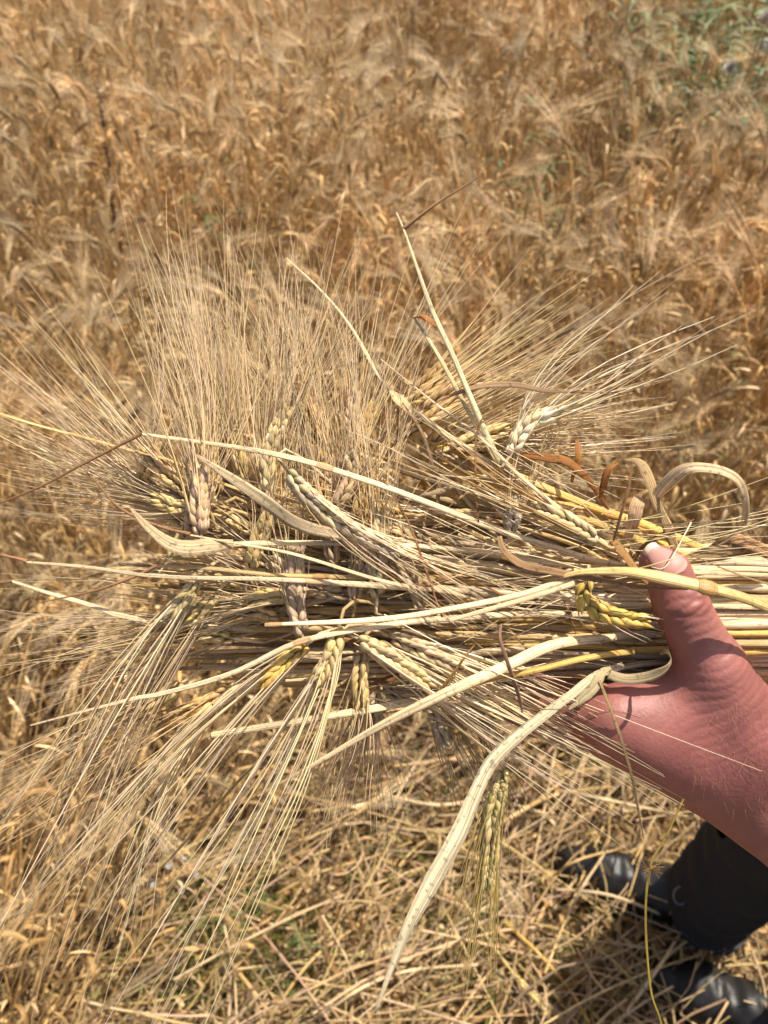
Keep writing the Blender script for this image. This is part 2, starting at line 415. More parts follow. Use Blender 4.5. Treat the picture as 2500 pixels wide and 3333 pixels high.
p3 = np.concatenate([pts, np.zeros((len(pts), 1))], 1)
lodge = vnoise(p3, 3.6, 11) + rng.normal(0, .12, len(p3)); dirn = vnoise(p3, 1.7, 12) * 2.2 + 2.4
tiltx = np.where(lodge > .28, rng.uniform(.35, 1.05, len(pts)), np.abs(rng.normal(0, .13, len(pts))))
yaw = np.where(lodge > .28, dirn + rng.normal(0, .35, len(pts)), rng.uniform(0, 6.28, len(pts)))
spin = rng.uniform(0, 6.28, len(pts)); spin = np.where(lodge > .28, yaw + rng.normal(0, .5, len(pts)), spin)
from mathutils import Matrix
rots = []
for a, b, c in zip(tiltx, yaw, spin):
    R = Matrix.Rotation(a, 3, Vector((-math.sin(b), math.cos(b), 0))) @ Matrix.Rotation(c, 3, 'Z')
    rots.append(R.to_euler()[:])
rots = np.array(rots); scl = rng.uniform(.82, 1.1, len(pts)) * (1 + .06 * vnoise(p3, 2, 5)); kind = rng.integers(0, PROTO_N, len(pts))
top = np.concatenate([pts, np.full((len(pts), 1), .6)], 1) - CAM
dep = top @ FWD; px = 1250 + 2500 * top[:, 0] / dep; py = 1666 - 2500 * (top @ UP) / dep
vis = (dep > .3) & (px > 0) & (px < 2500) & (py > 0) & (py < 3333) & ~((py > 1250) & (py < 2150) & (px > 350)) & ~((px > 450) & (py > 800) & (px < 1500) & (py < 2300))
order = np.argsort(np.where(vis, dep, 99)); sel = order[:300]
rest = np.ones(len(pts), bool); rest[sel] = False
dist_lab = ['blurred golden barley stalk standing in the crop at the lower left', 'blurred golden barley stalk standing in the crop behind the awns', 'blurred golden barley stalk standing in the crop above the hand']
for i in sel:
    lab = dist_lab[0] if py[i] > 1900 else (dist_lab[1] if px[i] < 1500 else dist_lab[2])
    e = empty('barley_stalk', (pts[i, 0], pts[i, 1], 0)); e.rotation_euler = rots[i]; e.scale = (scl[i],) * 3
    tag(e, lab, 'barley stalk', 'standing barley stalks of the field')
    ch = [bpy.data.objects.new(n, d) for n, d in zip(('stem', 'ear', 'awns'), protos[kind[i]])] + [bpy.data.objects.new('leaf', d) for d in protos[kind[i]][3]]
    for c in ch: COL.objects.link(c); c.parent = e
    ch[2].parent = ch[1]
me = bpy.data.meshes.new('standing_barley'); q = p3[rest]
me.vertices.add(len(q)); me.vertices.foreach_set('co', q.astype(np.float32).ravel())
for nm, ty, key, val in (('rot', 'FLOAT_VECTOR', 'vector', rots[rest]), ('scl', 'FLOAT', 'value', scl[rest]), ('idx', 'INT', 'value', kind[rest])):
    a = me.attributes.new(nm, ty, 'POINT'); a.data.foreach_set(key, np.asarray(val, np.int32 if ty == 'INT' else np.float32).ravel())
crop = bpy.data.objects.new('standing_barley', me); COL.objects.link(crop)
tag(crop, 'dense golden field of ripe barley filling the whole background', 'barley crop', kind='stuff')
ng = bpy.data.node_groups.new('barley_scatter', 'GeometryNodeTree')
ng.interface.new_socket('Geometry', in_out='INPUT', socket_type='NodeSocketGeometry'); ng.interface.new_socket('Geometry', in_out='OUTPUT', socket_type='NodeSocketGeometry')
N = ng.nodes; L = ng.links; gi = N.new('NodeGroupInput'); gout = N.new('NodeGroupOutput')
m2p = N.new('GeometryNodeMeshToPoints'); iop = N.new('GeometryNodeInstanceOnPoints'); ci = N.new('GeometryNodeCollectionInfo')
ci.inputs[0].default_value = pcol; ci.inputs[1].default_value = True; ci.inputs[2].default_value = True
def na(name, ty):
    n = N.new('GeometryNodeInputNamedAttribute'); n.data_type = ty; n.inputs[0].default_value = name; return n.outputs[0]
e2r = N.new('FunctionNodeEulerToRotation')
L.new(gi.outputs[0], m2p.inputs[0]); L.new(m2p.outputs[0], iop.inputs['Points']); L.new(ci.outputs[0], iop.inputs['Instance'])
iop.inputs['Pick Instance'].default_value = True
L.new(na('idx', 'INT'), iop.inputs['Instance Index']); L.new(na('rot', 'FLOAT_VECTOR'), e2r.inputs[0]); L.new(e2r.outputs[0], iop.inputs['Rotation'])
L.new(na('scl', 'FLOAT'), iop.inputs['Scale']); L.new(iop.outputs[0], gout.inputs[0])
md = crop.modifiers.new('scatter', 'NODES'); md.node_group = ng

# ------------------------------------------------------------------ litter of dry leaves and straw on the ground
LITC = [np.array(c) for c in ((.52, .32, .14), (.62, .42, .20), (.42, .24, .09), (.70, .52, .28), (.48, .34, .13), (.32, .19, .08))]
def litter_points(n):
    x = rng.uniform(-1.0, 1.1, n); y = rng.uniform(-.35, 1.15, n); return x, y
def curls(n, lmin, lmax, wmin, wmax, zmax, K=9, flatness=.35):
    x, y = litter_points(n); az = rng.uniform(0, 6.28, n); el = rng.normal(.15, flatness, n)
    L_ = rng.uniform(lmin, lmax, n); k = rng.normal(0, 2.2, n); kz = rng.normal(-1.2, 1.6, n)
    t = np.linspace(0, 1, K)
    a = az[:, None] + k[:, None] * t; e = el[:, None] + kz[:, None] * t
    d = np.stack([np.cos(a) * np.cos(e), np.sin(a) * np.cos(e), np.sin(e)], -1) * (L_ / (K - 1))[:, None, None]
    p = np.cumsum(d, 1); p -= p[:, :1]
    z0 = rng.uniform(.004, zmax, n) * rng.random(n)
    p = p + np.stack([x, y, z0], 1)[:, None]; p[..., 2] = np.abs(p[..., 2]) + .003
    wid = rng.uniform(wmin, wmax, n)[:, None] * np.interp(t, [0, .15, .6, 1], [.6, 1, .9, .15])
    side = np.stack([-np.sin(a), np.cos(a), rng.normal(0, .5, (n, 1)) * np.ones((1, K))], -1)
    ci_ = rng.integers(0, len(LITC), n); tint = np.array(LITC)[ci_] * rng.uniform(.5, 1.15, (n, 1))
    return p, wid, side, tint
mb = MB()
p, wd, sd_, tn = curls(11000, .025, .10, .003, .010, .10); mb.ribbons(p, wd, sd_, tn, .25)
p, wd, sd_, tn = curls(3500, .03, .14, .0015, .003, .09); mb.ribbons(p, wd, sd_, tn, .1)
mb.build('dry_leaves', M_LITTER); tag(bpy.data.objects['dry_leaves'], 'trodden litter of curled dry leaves covering the ground below the sheaf', 'litter', kind='stuff')
n = 2900; x, y = litter_points(n); az = np.where(rng.random(n) < .65, rng.normal(.6, .5, n), rng.uniform(0, 3.14, n)); L_ = rng.uniform(.05, .45, n)
t = np.linspace(-.5, .5, 6); kk = rng.normal(0, .8, n)
a = az[:, None] + kk[:, None] * t
d = np.stack([np.cos(a), np.sin(a), rng.normal(0, .22, (n, 1)) + 0 * a], -1) * (L_ / 5)[:, None, None]
pp = np.cumsum(d, 1); pp += (np.stack([x, y, rng.uniform(.008, .11, n)], 1) - pp.mean(1))[:, None]; pp[..., 2] = np.abs(pp[..., 2]) + .004
tn = np.array([.72, .53, .28]) * rng.uniform(.38, 1.2, (n, 1)) * np.stack([np.ones(n), rng.uniform(.88, 1.03, n), rng.uniform(.7, 1.2, n)], 1)
MB().tubes(pp, rng.uniform(.0007, .0021, n)[:, None] * np.ones((1, 6)), 5, tn).build('fallen_straw', M_LITTER)
tag(bpy.data.objects['fallen_straw'], 'criss-crossed short broken straws lying all over the litter', 'fallen straw', kind='stuff')
n = 900; x, y = litter_points(n); hh = rng.uniform(.04, .20, n); ln_ = rng.normal(0, .28, (n, 2)); t = np.linspace(0, 1, 5)
pp = np.stack([x[:, None] + ln_[:, :1] * hh[:, None] * t, y[:, None] + ln_[:, 1:] * hh[:, None] * t, hh[:, None] * t], -1)
MB().tubes(pp, rng.uniform(.0009, .0020, n)[:, None] * np.ones((1, 5)), 5, np.array([.62, .44, .21]) * rng.uniform(.5, 1.15, (n, 1)), ref=(1, 0, 0)).build('stubble', M_LITTER)
tag(bpy.data.objects['stubble'], 'short rooted stubble standing through the litter', 'stubble', kind='stuff')
# low green growth
n = 2300; cx = [(-.30, .33), (-.18, .28), (.0, .45), (.10, .60), (.33, .25), (-.33, .45), (.42, .62), (-.12, .18), (.25, .12), (.15, .3), (.66, .1), (-.42, .25), (-.3, .22), (-.22, .36), (-.38, .3), (-.27, .28), (-.12, .24)]
c_ = np.array(cx)[rng.integers(0, len(cx), n)] + rng.normal(0, .05, (n, 2)); az = rng.uniform(0, 6.28, n)
t = np.linspace(0, 1, 6); Lg = rng.uniform(.02, .07, n); el = rng.uniform(.1, 1.3, n)[:, None] - 1.2 * t
d = np.stack([np.cos(az)[:, None] * np.cos(el), np.sin(az)[:, None] * np.cos(el), np.sin(el)], -1) * (Lg / 5)[:, None, None]
pp = np.cumsum(d, 1) + np.concatenate([c_, rng.uniform(.0, .04, (n, 1))], 1)[:, None]; pp[..., 2] = np.abs(pp[..., 2]) + .002
MB().ribbons(pp, rng.uniform(.001, .003, n)[:, None] * np.interp(t, [0, .3, 1], [.5, 1, .1]), np.stack([-np.sin(az), np.cos(az), 0 * az], 1),
             np.array([.14, .175, .035]) * rng.uniform(.5, 1.4, (n, 1)) * np.stack([rng.uniform(.8, 1.6, n), np.ones(n), np.ones(n)], 1), .2).build('low_grass', M_GREEN)
tag(bpy.data.objects['low_grass'], 'short green grass and moss growing through the dry litter', 'grass', kind='stuff')

# single straws and ears lying on the litter
def onground(px_, py_, z):
    r_ = (px_ - 1250) / 2500 * RT + (1666.5 - py_) / 2500 * UP + FWD; return CAM + r_ * ((z - CAM[2]) / r_[2])
lying = [([(1310 * .7535 + 1250, 1220 * .7535 + 2083), (2130, 3170), (2010, 3333)], .0028, .12, PALE, 'pale straight straw leaning up between the two boots'),
         ([(1810, 2895), (1990, 2915), (2200, 2995), (2310, 3025)], .0030, .13, PALE * .8, 'bent straw lying across the sole edge of the farther boot'),
         ([(880, 3310), (1010, 3130), (1140, 3030), (1290, 2940)], .0026, .10, WARM, 'long tan straw running diagonally beneath the broad pale leaf'),
         ([(1000, 3333), (1180, 3215), (1330, 3160), (1560, 3140)], .0028, .10, PALE, 'pale straw with a kink lying at the bottom edge by the leaf tip'),
         ([(900, 2910), (1040, 2840), (1210, 2790), (1340, 2740)], .0024, .09, WARM * .9, 'tan straw lying below the hanging awns in the middle of the litter'),
         ([(1830, 2575), (1960, 2600), (2100, 2630), (2240, 2660)], .0030, .15, PALE * .9, 'straw lying just under the wrist beside the trouser hem'),
         ([(1260, 2590), (1420, 2620), (1600, 2605), (1780, 2650)], .0032, .10, PALE, 'thick pale straw lying level behind the hanging ear'),
         ([(1500, 2760), (1680, 2650), (1800, 2590), (1990, 2560)], .0040, .13, WARM, 'wide golden straw sloping up from the hanging ear towards the wrist'),
         ([(1640, 3000), (1760, 3110), (1860, 3230), (1920, 3333)], .0030, .10, GOLD, 'golden straw lying steeply to the left of the yellow stem'),
         ([(1800, 2850), (1880, 2800), (1990, 2770), (2060, 2760)], .0022, .16, WARM, 'thin straw leaning over the toe of the farther boot'),
         ([(1840, 2990), (1900, 2880), (1960, 2790), (2010, 2700)], .0024, .17, PALE * .8, 'tan straw standing slantwise before the toe of the farther boot'),
         ([(2430, 3010), (2460, 2950), (2490, 2910)], .0028, .06, PALE, 'short pale straw bit at the right edge above the nearer boot'),
         ([(30, 2570), (160, 2700), (240, 2830), (330, 2990)], .0038, .12, PALE * .85, 'bleached bent straw leaning in the crop edge at lower left'),
         ([(780, 3170), (850, 3260), (900, 3333)], .0034, .10, WARM * 1.05, 'short jointed tan straw at the bottom left of centre')]
for pts_, r_, z_, tn_, lab in lying:
    w_ = spline([onground(a_, b_, z_ * (.6 + .4 * (i % 2))) for i, (a_, b_) in enumerate(pts_)], 16)
    o = MB().tubes(w_, r_ * np.linspace(1, .8, 16), 8, tn_).build('fallen_straw_stem', M_STRAW); tag(o, lab, 'straw', 'single straws lying on the litter')
def lying_ear(a_, b_, z_, tn_, lab):
    r0 = onground(*a_, z_); r1 = onground(*b_, z_ * .8); d_ = nrm(r1 - r0); r1 = r0 + d_ * .075
    root = empty('fallen_ear', r0); A = ear_arrays([r0, (r0 + r1) / 2 + [0, 0, .004], r1], [0, 0, 1], d_, .10, .14, n_nodes=20, tint=tn_, klen=.010, kr=.0024)
    e, a = build_ear(root, A); under(e, root)
    s_ = MB().tubes(spline([r0, r0 - d_ * .05 + [0, .01, .0], r0 - d_ * .14 + [0.02, .02, -.03]], 10), .0014, 6, tn_).build('stem', M_STRAW); under(s_, root)
    tag(root, lab, 'barley ear', 'fallen ears on the litter')
lying_ear((1680, 3180), (1790, 3300), .10, np.array([.66, .52, .2]), 'yellowish ear fallen on the litter near the bottom edge, left of the yellow stem')
lying_ear((1160, 3110), (1290, 3080), .08, np.array([.62, .5, .22]), 'fallen ear lying almost level on the litter left of the broad leaf')
lying_ear((480, 2860), (380, 2930), .20, np.array([.6, .48, .24]), 'drooping ear low at left in the crop edge, seen through the fan of awns')

# weeds
def weed(loc, h, n, lab, cat='weed', grp=None, seed=0, dark=1.0, lw=.007, ll=.07):
    r = np.random.default_rng(seed + 40); root = empty('green_weed', loc)
    stem = MB(); lf = MB()
    for b_ in range(max(2, n // 14)):
        az = r.uniform(0, 6.28); top_ = np.array([math.cos(az), math.sin(az), 0]) * h * r.uniform(.05, .35) + [0, 0, h * r.uniform(.7, 1)]
        sp = spline([[0, 0, 0], top_ * [.3, .3, .5], top_], 9); stem.tubes(sp, np.linspace(.0025, .001, 9), 5, np.array([.14, .2, .05]) * dark)
        for j in range(14):
            q = sp[r.integers(1, 9)]; a2 = r.uniform(0, 6.28); o_ = np.array([math.cos(a2), math.sin(a2), .5]); t = np.linspace(0, 1, 7)[:, None]
            lf.ribbons(q + o_ * ll * r.uniform(.5, 1.2) * t + np.array([0, 0, -.6 * ll]) * t ** 2, lw * np.array([.3, .9, 1, .9, .7, .4, .05]), np.cross(o_, [0, 0, 1]),
                       np.array([.115, .16, .045]) * dark * r.uniform(.6, 1.4) * [r.uniform(.8, 1.5), 1, 1], .2)
    stem.build('stem', M_GREEN, root); lf.build('leaves', M_GREEN, root)
    tag(root, lab, cat, grp); return root
k = 0
for (x, y, h) in [(1.15, 2.95, .72), (1.3, 3.1, .8), (1.45, 2.95, .78), (1.6, 3.15, .82), (1.2, 3.35, .75), (1.4, 3.45, .85), (1.6, 3.5, .85), (1.05, 3.3, .7), (1.35, 3.75, .85), (1.15, 3.7, .8), (1.55, 3.75, .85), (1.75, 3.4, .85), (1.5, 3.25, .8), (1.28, 3.25, .8), (.98, 3.05, .74), (1.06, 3.5, .8), (1.38, 2.8, .72), (1.22, 2.82, .7), (1.55, 2.85, .74)]:
    x -= .10; y -= .36; weed((x, y, 0), h + .02, 126, 'tall feathery green weed in the patch at the top right corner of the field', 'weed', 'green weeds in the far corner of the field', k, 1.05, .012, .10); k += 1
for (x, y, h, n, lab) in [(.455, 2.03, .68, 190, 'small bright green weed alone in the barley above the right-hand awns'),
                          (.19, 3.35, .62, 40, 'dim green weed showing at the top edge of the field, right of centre'),
                          (-.37, 2.0, .60, 24, 'slim green weed poking through the barley above the tall spray of awns'),
                          (.80, 1.25, .52, 24, 'small green weed in the crop at right above the curling loop leaf'),
                          (-.30, .32, .16, 40, 'low green weed among the litter at the lower left'),
                          (-.15, .26, .15, 40, 'low green weed with upright shoots near the bottom, left of centre')]:
    k += 1; weed((x, y, 0), h, n, lab, seed=k, dark=1.0, lw=.009 if h > .3 else .0032, ll=.07 if h > .3 else .035)
# flowering weed
root = empty('flowering_weed', (-.33, .40, 0)); st = MB(); fl = MB(); gl = MB()
for (a_, b_) in [(550, 2820), (600, 2790), (500, 2880), (640, 2850), (520, 2935), (590, 2900)]:
    tp = onground(a_, b_, .16 + .03 * random.random()); st.tubes(spline([[-.33, .40, 0], [(tp[0] - .33) / 2, (tp[1] + .4) / 2, .09], tp], 8), .0012, 5, (.16, .22, .08))
    for j in range(9):
        a2 = j * .7; o_ = np.array([math.cos(a2), math.sin(a2), .35]); t = np.linspace(0, 1, 4)[:, None]
        fl.ribbons(tp + o_ * .005 * t, .0022 * np.array([.4, 1, 1, .5]), np.cross(o_, [0, 0, 1]), (.50, .49, .52), .1)
    gl.tubes(np.stack([tp - [0, 0, .002], tp + [0, 0, .001], tp + [0, 0, .004]]), [.0006, .0018, .0006], 6, (.4, .36, .15))
for nm, b_, m_ in (('stem', st, M_GREEN), ('petals', fl, M_GREEN), ('flower_centre', gl, M_GREEN)): under(b_.build(nm, m_, root), root)
tag(root, 'slender weed with small whitish flowers among the litter at lower left', 'flowering weed')
# dark dock stalk and pale thistle
root = empty('dock_stalk', (-.73, 1.96, 0)); sp = spline([[-.73, 1.96, 0], [-.74, 1.96, .4], [-.72, 1.99, .60], [-.70, 2.0, .76]], 12)
under(MB().tubes(sp, np.linspace(.004, .002, 12), 6, (.24, .15, .09)).build('stem', M_FIELD, root), root)
n = 300; q = sp[rng.integers(5, 12, n)] + rng.normal(0, .003, (n, 3)) + np.array([0, 0, 1]) * rng.uniform(-.04, .03, (n, 1)); dq = nrm(rng.normal(0, 1, (n, 3))) * .008
under(MB().tubes(np.stack([q, q + dq, q + dq * 1.6], 1), np.array([.001, .0018, .0008]), 4, np.array([.26, .16, .10]) * rng.uniform(.6, 1.4, (n, 1))).build('seed_spike', M_FIELD, root), root)
tag(root, 'dark brown dried dock stalk standing in the field at upper left', 'dock stalk')
root = empty('thistle', (.985, 2.25, 0)); st = MB(); fz = MB()
for (dx, dy, h) in [(0, 0, .92), (.05, .03, .85), (-.05, 0, .80), (.08, -.02, .76), (.03, .05, .98)]:
    tp = np.array([.985 + dx, 2.25 + dy, h - .07]); st.tubes(spline([[.985, 2.25, 0], [.985 + dx * .4, 2.25, h * .6], tp], 8), .002, 5, (.3, .27, .15))
    n = 160; dq = nrm(rng.normal(0, 1, (n, 3)) + [0, 0, .6]) * .022; fz = MB(); fz.tubes(np.stack([tp + dq * .1, tp + dq * .6, tp + dq], 1), [.0008, .0007, .0003], 3, (.62, .59, .54)); under(fz.build('seed_head', M_FAWN, root), root)
under(st.build('stem', M_FIELD, root), root)
tag(root, 'pale fluffy thistle gone to seed at the top right corner', 'thistle')
# ------------------------------------------------------------------ the person: hand and arm, boots, clothes
def W(px, py, d): return P(px, py, d)
TH = [(2462, 2400, .366), (2318, 2180, .353), (2214, 1965, .349), (2168, 1862, .350)]
WR = W(2520, 2520, .372); EL = np.array([.385, -.03, 1.095]); SH = np.array([.555, .03, 1.40])
hand_cones = []
def cone(a, b, ra, rb, k=.006): hand_cones.append((np.array(a), np.array(b), ra, rb, k))
t0, t1, t2, t3 = [W(*a) for a in TH]
wr2 = W(2475, 2590, .375); wr1 = W(2590, 2440, .372)
cone(wr1, EL, .0225, .040, .01); cone(wr2, EL, .0225, .038, .012)
cone(wr1, t0, .0220, .020, .012)
cone(t0, t1, .0190, .0155, .012)
cone(t1, t2, .0150, .0123, .006); cone(t2, t3, .0122, .0106, .003); cone(t3, W(2132, 1824, .352), .0104, .0076, .004)
MC = [W(1985, 2345, .360), W(2000, 2375, .380), W(2040, 2400, .400), (W(2100, 2420, .418))]
PI = [W(1745, 2268, .378), W(1700, 2300, .402), W(1740, 2340, .425), (W(1820, 2370, .440))]
DI = [W(1665, 2160, .412), W(1640, 2190, .432), W(1680, 2215, .448), (W(1760, 2240, .456))]
TI = [W(1650, 2040, .433), W(1625, 2060, .450), W(1660, 2100, .462), (W(1745, 2130, .466))]
RD = [.0122, .0120, .0112, .0098]
for i in range(4):
    base = wr2 * (1 - i / 3 * .0) if i == 0 else (wr2 + (W(2560, 2580, .40) - wr2) * i / 3)
    cone(base, MC[i], .0205, RD[i] + .0035, .014 if i else .010)
for i in range(4):
    cone(MC[i], PI[i], RD[i] + .0015, RD[i] - .0012, .006); cone(PI[i], DI[i], RD[i] - .0010, RD[i] - .0026, .0025); cone(DI[i], TI[i], RD[i] - .0026, RD[i] - .0042, .0025)
# web between thumb and first finger, and the muscle in it
cone(W(2330, 2300, .360), W(2080, 2325, .362), .0150, .0125, .014); cone(W(2420, 2440, .368), W(2160, 2370, .364), .021, .0155, .016)
cone(W(2290, 2262, .360), W(2150, 2310, .363), .0105, .010, .016)
t_ax = nrm(t3 - t1)
FOLDS = [(W(2330, 2080, .34), W(2480, 2400, .345), .0046, .00030, 1.0), (W(2250, 2010, .34), W(2330, 2160, .34), .0040, .00028, 2.0), (W(2400, 2330, .34), W(2560, 2420, .345), .0036, .00024, .3)]
def hand_sdf(p, fine=True):
    d = None
    for a, b, ra, rb, k in hand_cones:
        q = sd_cone(p, a, b, ra, rb); d = q if d is None else smin(d, q, k)
    # tapered bulge and skin folds over the thumb knuckle
    s = (p - t2) @ t_ax; near = np.exp(-(np.linalg.norm(p - t2, axis=1) / .017) ** 4)
    d = d - .0009 * np.exp(-(s / .006) ** 2) * near
    for off, dp, wd_ in ((-.0052, .0007, .0008), (-.0022, .0011, .0009), (.0012, .0012, .0009), (.0046, .0007, .0008)):
        wob = .0009 * np.sin(p[:, 0] * 420 + off * 900)
        d = d + dp * np.exp(-((s - off - wob) / wd_) ** 2) * near
    for a0, a1, wd2, dp2, ph in FOLDS:
        ax_ = a1 - a0; ln_ = np.linalg.norm(ax_); ax_ = ax_ / ln_; q = (p - a0) @ ax_; r_ = np.linalg.norm(p - (a0 + a1) / 2, axis=1)
        wv = np.sin(q * 6.283 / wd2 + 1.8 * np.sin(p[:, 0] * 190 + ph) + 1.3 * np.sin(p[:, 2] * 260 + ph))
        d = d + dp2 * (np.clip(wv, 0, 1) ** 3) * np.exp(-(r_ / (ln_ * .75)) ** 4)
    d = d + .00035 * vnoise(p, 95, 4) + .0010 * vnoise(p, 28, 8)
    return d
pts_ = np.array([c[0] for c in hand_cones] + [c[1] for c in hand_cones])
vh, fh = surfnet(hand_sdf, pts_.min(0) - .05, pts_.max(0) + .05, .00095)
keep = None
vn = vnoise(vh, 60, 21); SK = np.array([.285, .118, .094])
tn = SK[None] * (1 + .10 * vn[:, None] * np.array([.5, 1, 1])) * (1 - .10 * np.clip(vnoise(vh, 240, 33), 0, 1))[:, None]
red = np.zeros(len(vh))
for c_, s_ in ((t2, .016), (W(2180, 1850, .34), .013), (MC[0], .03), (W(2350, 2420, .35), .04), (t1, .02)): red = np.maximum(red, np.exp(-(np.linalg.norm(vh - c_, axis=1) / s_) ** 2))
tn = tn * (1 + red[:, None] * np.array([.06, -.14, -.08]))
M_SKIN = mat('skin', .5, .4, bump=.4, stripes=False, sss=.12, bscale=620)
# head and neck join the same figure above the collar
HC = np.array([.59, .21, 1.70]); FD = nrm(np.array([-.87, .48, 0.])); SD = np.array([-.48, -.87, 0.])
def head_sdf(p):
    def sp_(c, r): return np.linalg.norm(p - c, axis=1) - r
    d = sd_cone(p, HC + [0, 0, .03] - FD * .01, HC + FD * .02 - np.array([0, 0, .05]), .088, .062)
    for c in (sd_cone(p, HC - [0, 0, .05] + FD * .03, HC - [0, 0, .085] + FD * .055, .05, .032), sd_cone(p, HC - FD * .02 - [0, 0, .05], HC - FD * .03 - [0, 0, .24], .058, .064)): d = smin(d, c, .03)
    d = smin(d, sd_cone(p, HC + FD * .085 + [0, 0, .0], HC + FD * .108 - [0, 0, .04], .008, .014), .012)
    for s_ in (-1, 1):
        d = smin(d, sd_cone(p, HC + SD * s_ * .082 + [0, 0, .012], HC + SD * s_ * .080 - [0, 0, .028], .014, .009), .01)
        d = -smin(-d, sp_(HC + FD * .098 + SD * s_ * .032 + [0, 0, .005], .014), .012); d = smin(d, sp_(HC + FD * .080 + SD * s_ * .032 + [0, 0, .005], .0125), .003)
    m_ = HC + FD * .098 - [0, 0, .068]; d = smin(d, sd_cone(p, m_ - SD * .02, m_ + SD * .02, .007, .007), .008)
    return d
v2, f2 = surfnet(head_sdf, HC - [.16, .16, .30], HC + [.16, .16, .16], .005)
person = empty('person', (.62, .28, 0))
me = mesh_from('body', np.concatenate([vh, v2]), np.concatenate([fh, f2 + len(vh)]), np.concatenate([tn, np.tile(SK, (len(v2), 1))])); me.materials.append(M_SKIN)
body = bpy.data.objects.new('body', me); COL.objects.link(body); under(body, person)
def sdf_obj(name, fn, lo, hi, h, tint, m_, parent):
    v_, f_ = surfnet(fn, lo, hi, h); tint = tint(v_) if callable(tint) else np.tile(np.array(tint, float), (len(v_), 1))
    me = mesh_from(name, v_, f_, tint); me.materials.append(m_); o = bpy.data.objects.new(name, me); COL.objects.link(o); under(o, parent); return o
# thumbnail: a plate laid on the skin
nail_c0, nail_c1 = t2 + (t3 - t2) * .74, W(2122, 1812, .352)
nax = nrm(nail_c1 - nail_c0); nout = -FWD + RT * .10 + UP * .15; nout = nrm(nout - (nout @ nax) * nax); nsd = np.cross(nax, nout)
NU, NV = 15, 21; V_ = np.zeros((NV, NU, 3)); nl = np.linalg.norm(nail_c1 - nail_c0) + .0072; start = nail_c0
for i, sv_ in enumerate(np.linspace(0, 1, NV)):
    half = math.radians(50) * (1 - .10 * sv_)
    for j, a_ in enumerate(np.linspace(-1, 1, NU)):
        s2 = sv_ + (.10 * a_ * a_ if sv_ < .5 else -.12 * a_ * a_ * sv_)
        c = start + nax * nl * min(s2, 1.0) * .93; dr = nout * math.cos(a_ * half) + nsd * math.sin(a_ * half)
        dd_ = np.linspace(0, .02, 60); qq = hand_sdf(c + dd_[:, None] * dr); r_ = np.interp(0, qq, dd_)
        V_[i, j] = c + dr * (max(r_, .0055) + (.0005 if 0 < i and 0 < j < NU - 1 else -.0004))
for _ in range(3): V_[1:-1, 1:-1] = (V_[1:-1, 1:-1] * 2 + V_[:-2, 1:-1] + V_[2:, 1:-1] + V_[1:-1, :-2] + V_[1:-1, 2:]) / 6
Vn = V_.reshape(-1, 3); top_v = Vn; bot_v = Vn - nout * .0009
ii = (np.arange(NV - 1)[:, None] * NU + np.arange(NU - 1)[None]).ravel(); F1 = np.stack([ii, ii + 1, ii + NU + 1, ii + NU], 1)
sgrid = np.repeat(np.linspace(0, 1, NV), NU)
tn = np.where((sgrid > .89)[:, None], np.array([.66, .52, .40]), np.where((sgrid < .13)[:, None], np.array([.55, .34, .29]), np.array([.46, .23, .19])))
me = mesh_from('thumbnail', np.concatenate([top_v, bot_v]), np.concatenate([F1, F1[:, ::-1] + len(Vn)]), np.concatenate([tn, tn])); me.materials.append(mat('nail', .52, .35, stripes=False))
nail = bpy.data.objects.new('thumbnail', me); COL.objects.link(nail); nail.parent = body
# fine hairs on the back of the hand
hp = []
r = np.random.default_rng(5)
vsel = vh[(np.linalg.norm(vh - W(2440, 2440, .35), axis=1) < .030)]
for _ in range(150):
    q = vsel[r.integers(len(vsel))]
    if (q - CAM) @ FWD > .372: continue
    dirh = nrm(-RT * .2 - UP * .75 + RT * r.normal(.5, .5) - FWD * .25); t = np.linspace(0, 1, 7)[:, None]; L_ = r.uniform(.004, .0095)
    hp.append(q + dirh * L_ * t + (RT * r.normal(0, .4) + FWD * .25) * L_ * t ** 2 * .6)
MB().tubes(np.array(hp), np.linspace(.00006, .00002, 7), 3, (.66, .42, .26)).build('arm_hair', M_AWN, body)
# clothes
M_CLOTH = mat('dark_cloth', .85, .15, bump=.35, stripes=False, bscale=1500); M_LEATHER = mat('black_leather', .46, .42, bump=.9, stripes=False, bscale=200); M_SOLE = mat('rubber', .7, .3, stripes=False)
def jacket(p):
    d = sd_cone(p, np.array([.64, .20, 1.0]), np.array([.62, .20, 1.36]), .135, .12)
    for s_ in (1, -1): d = smin(d, sd_cone(p, np.array([.62, .20, 1.40]), np.array([.62, .20, 1.40]) + SD * s_ * .15, .085, .068), .06)
    d = smin(d, sd_cone(p, SH, EL + (WR - EL) * .04, .062, .052), .03)
    RS = np.array([.62, .20, 1.40]) - SD * .17; d = smin(d, sd_cone(p, RS, np.array([.76, .40, 1.13]), .062, .052), .03); d = smin(d, sd_cone(p, np.array([.76, .40, 1.13]), np.array([.66, .34, .96]), .052, .046), .02)
    return d + .004 * vnoise(p, 40, 2) + .002 * vnoise(p, 90, 9)
sdf_obj('jacket', jacket, [.28, -.18, .82], [.95, .58, 1.56], .008, (.035, .038, .045), M_CLOTH, person)
def hair_sdf(p): return np.maximum(sd_cone(p, HC + [0, 0, .035] - FD * .014, HC - FD * .03 - np.array([0, 0, .02]), .096, .086), (p - HC) @ FD - .045 - .0 * p[:, 0]) + .003 * vnoise(p, 120, 1)
sdf_obj('hair', hair_sdf, HC - .17, HC + .17, .006, (.12, .07, .035), M_CLOTH, person)
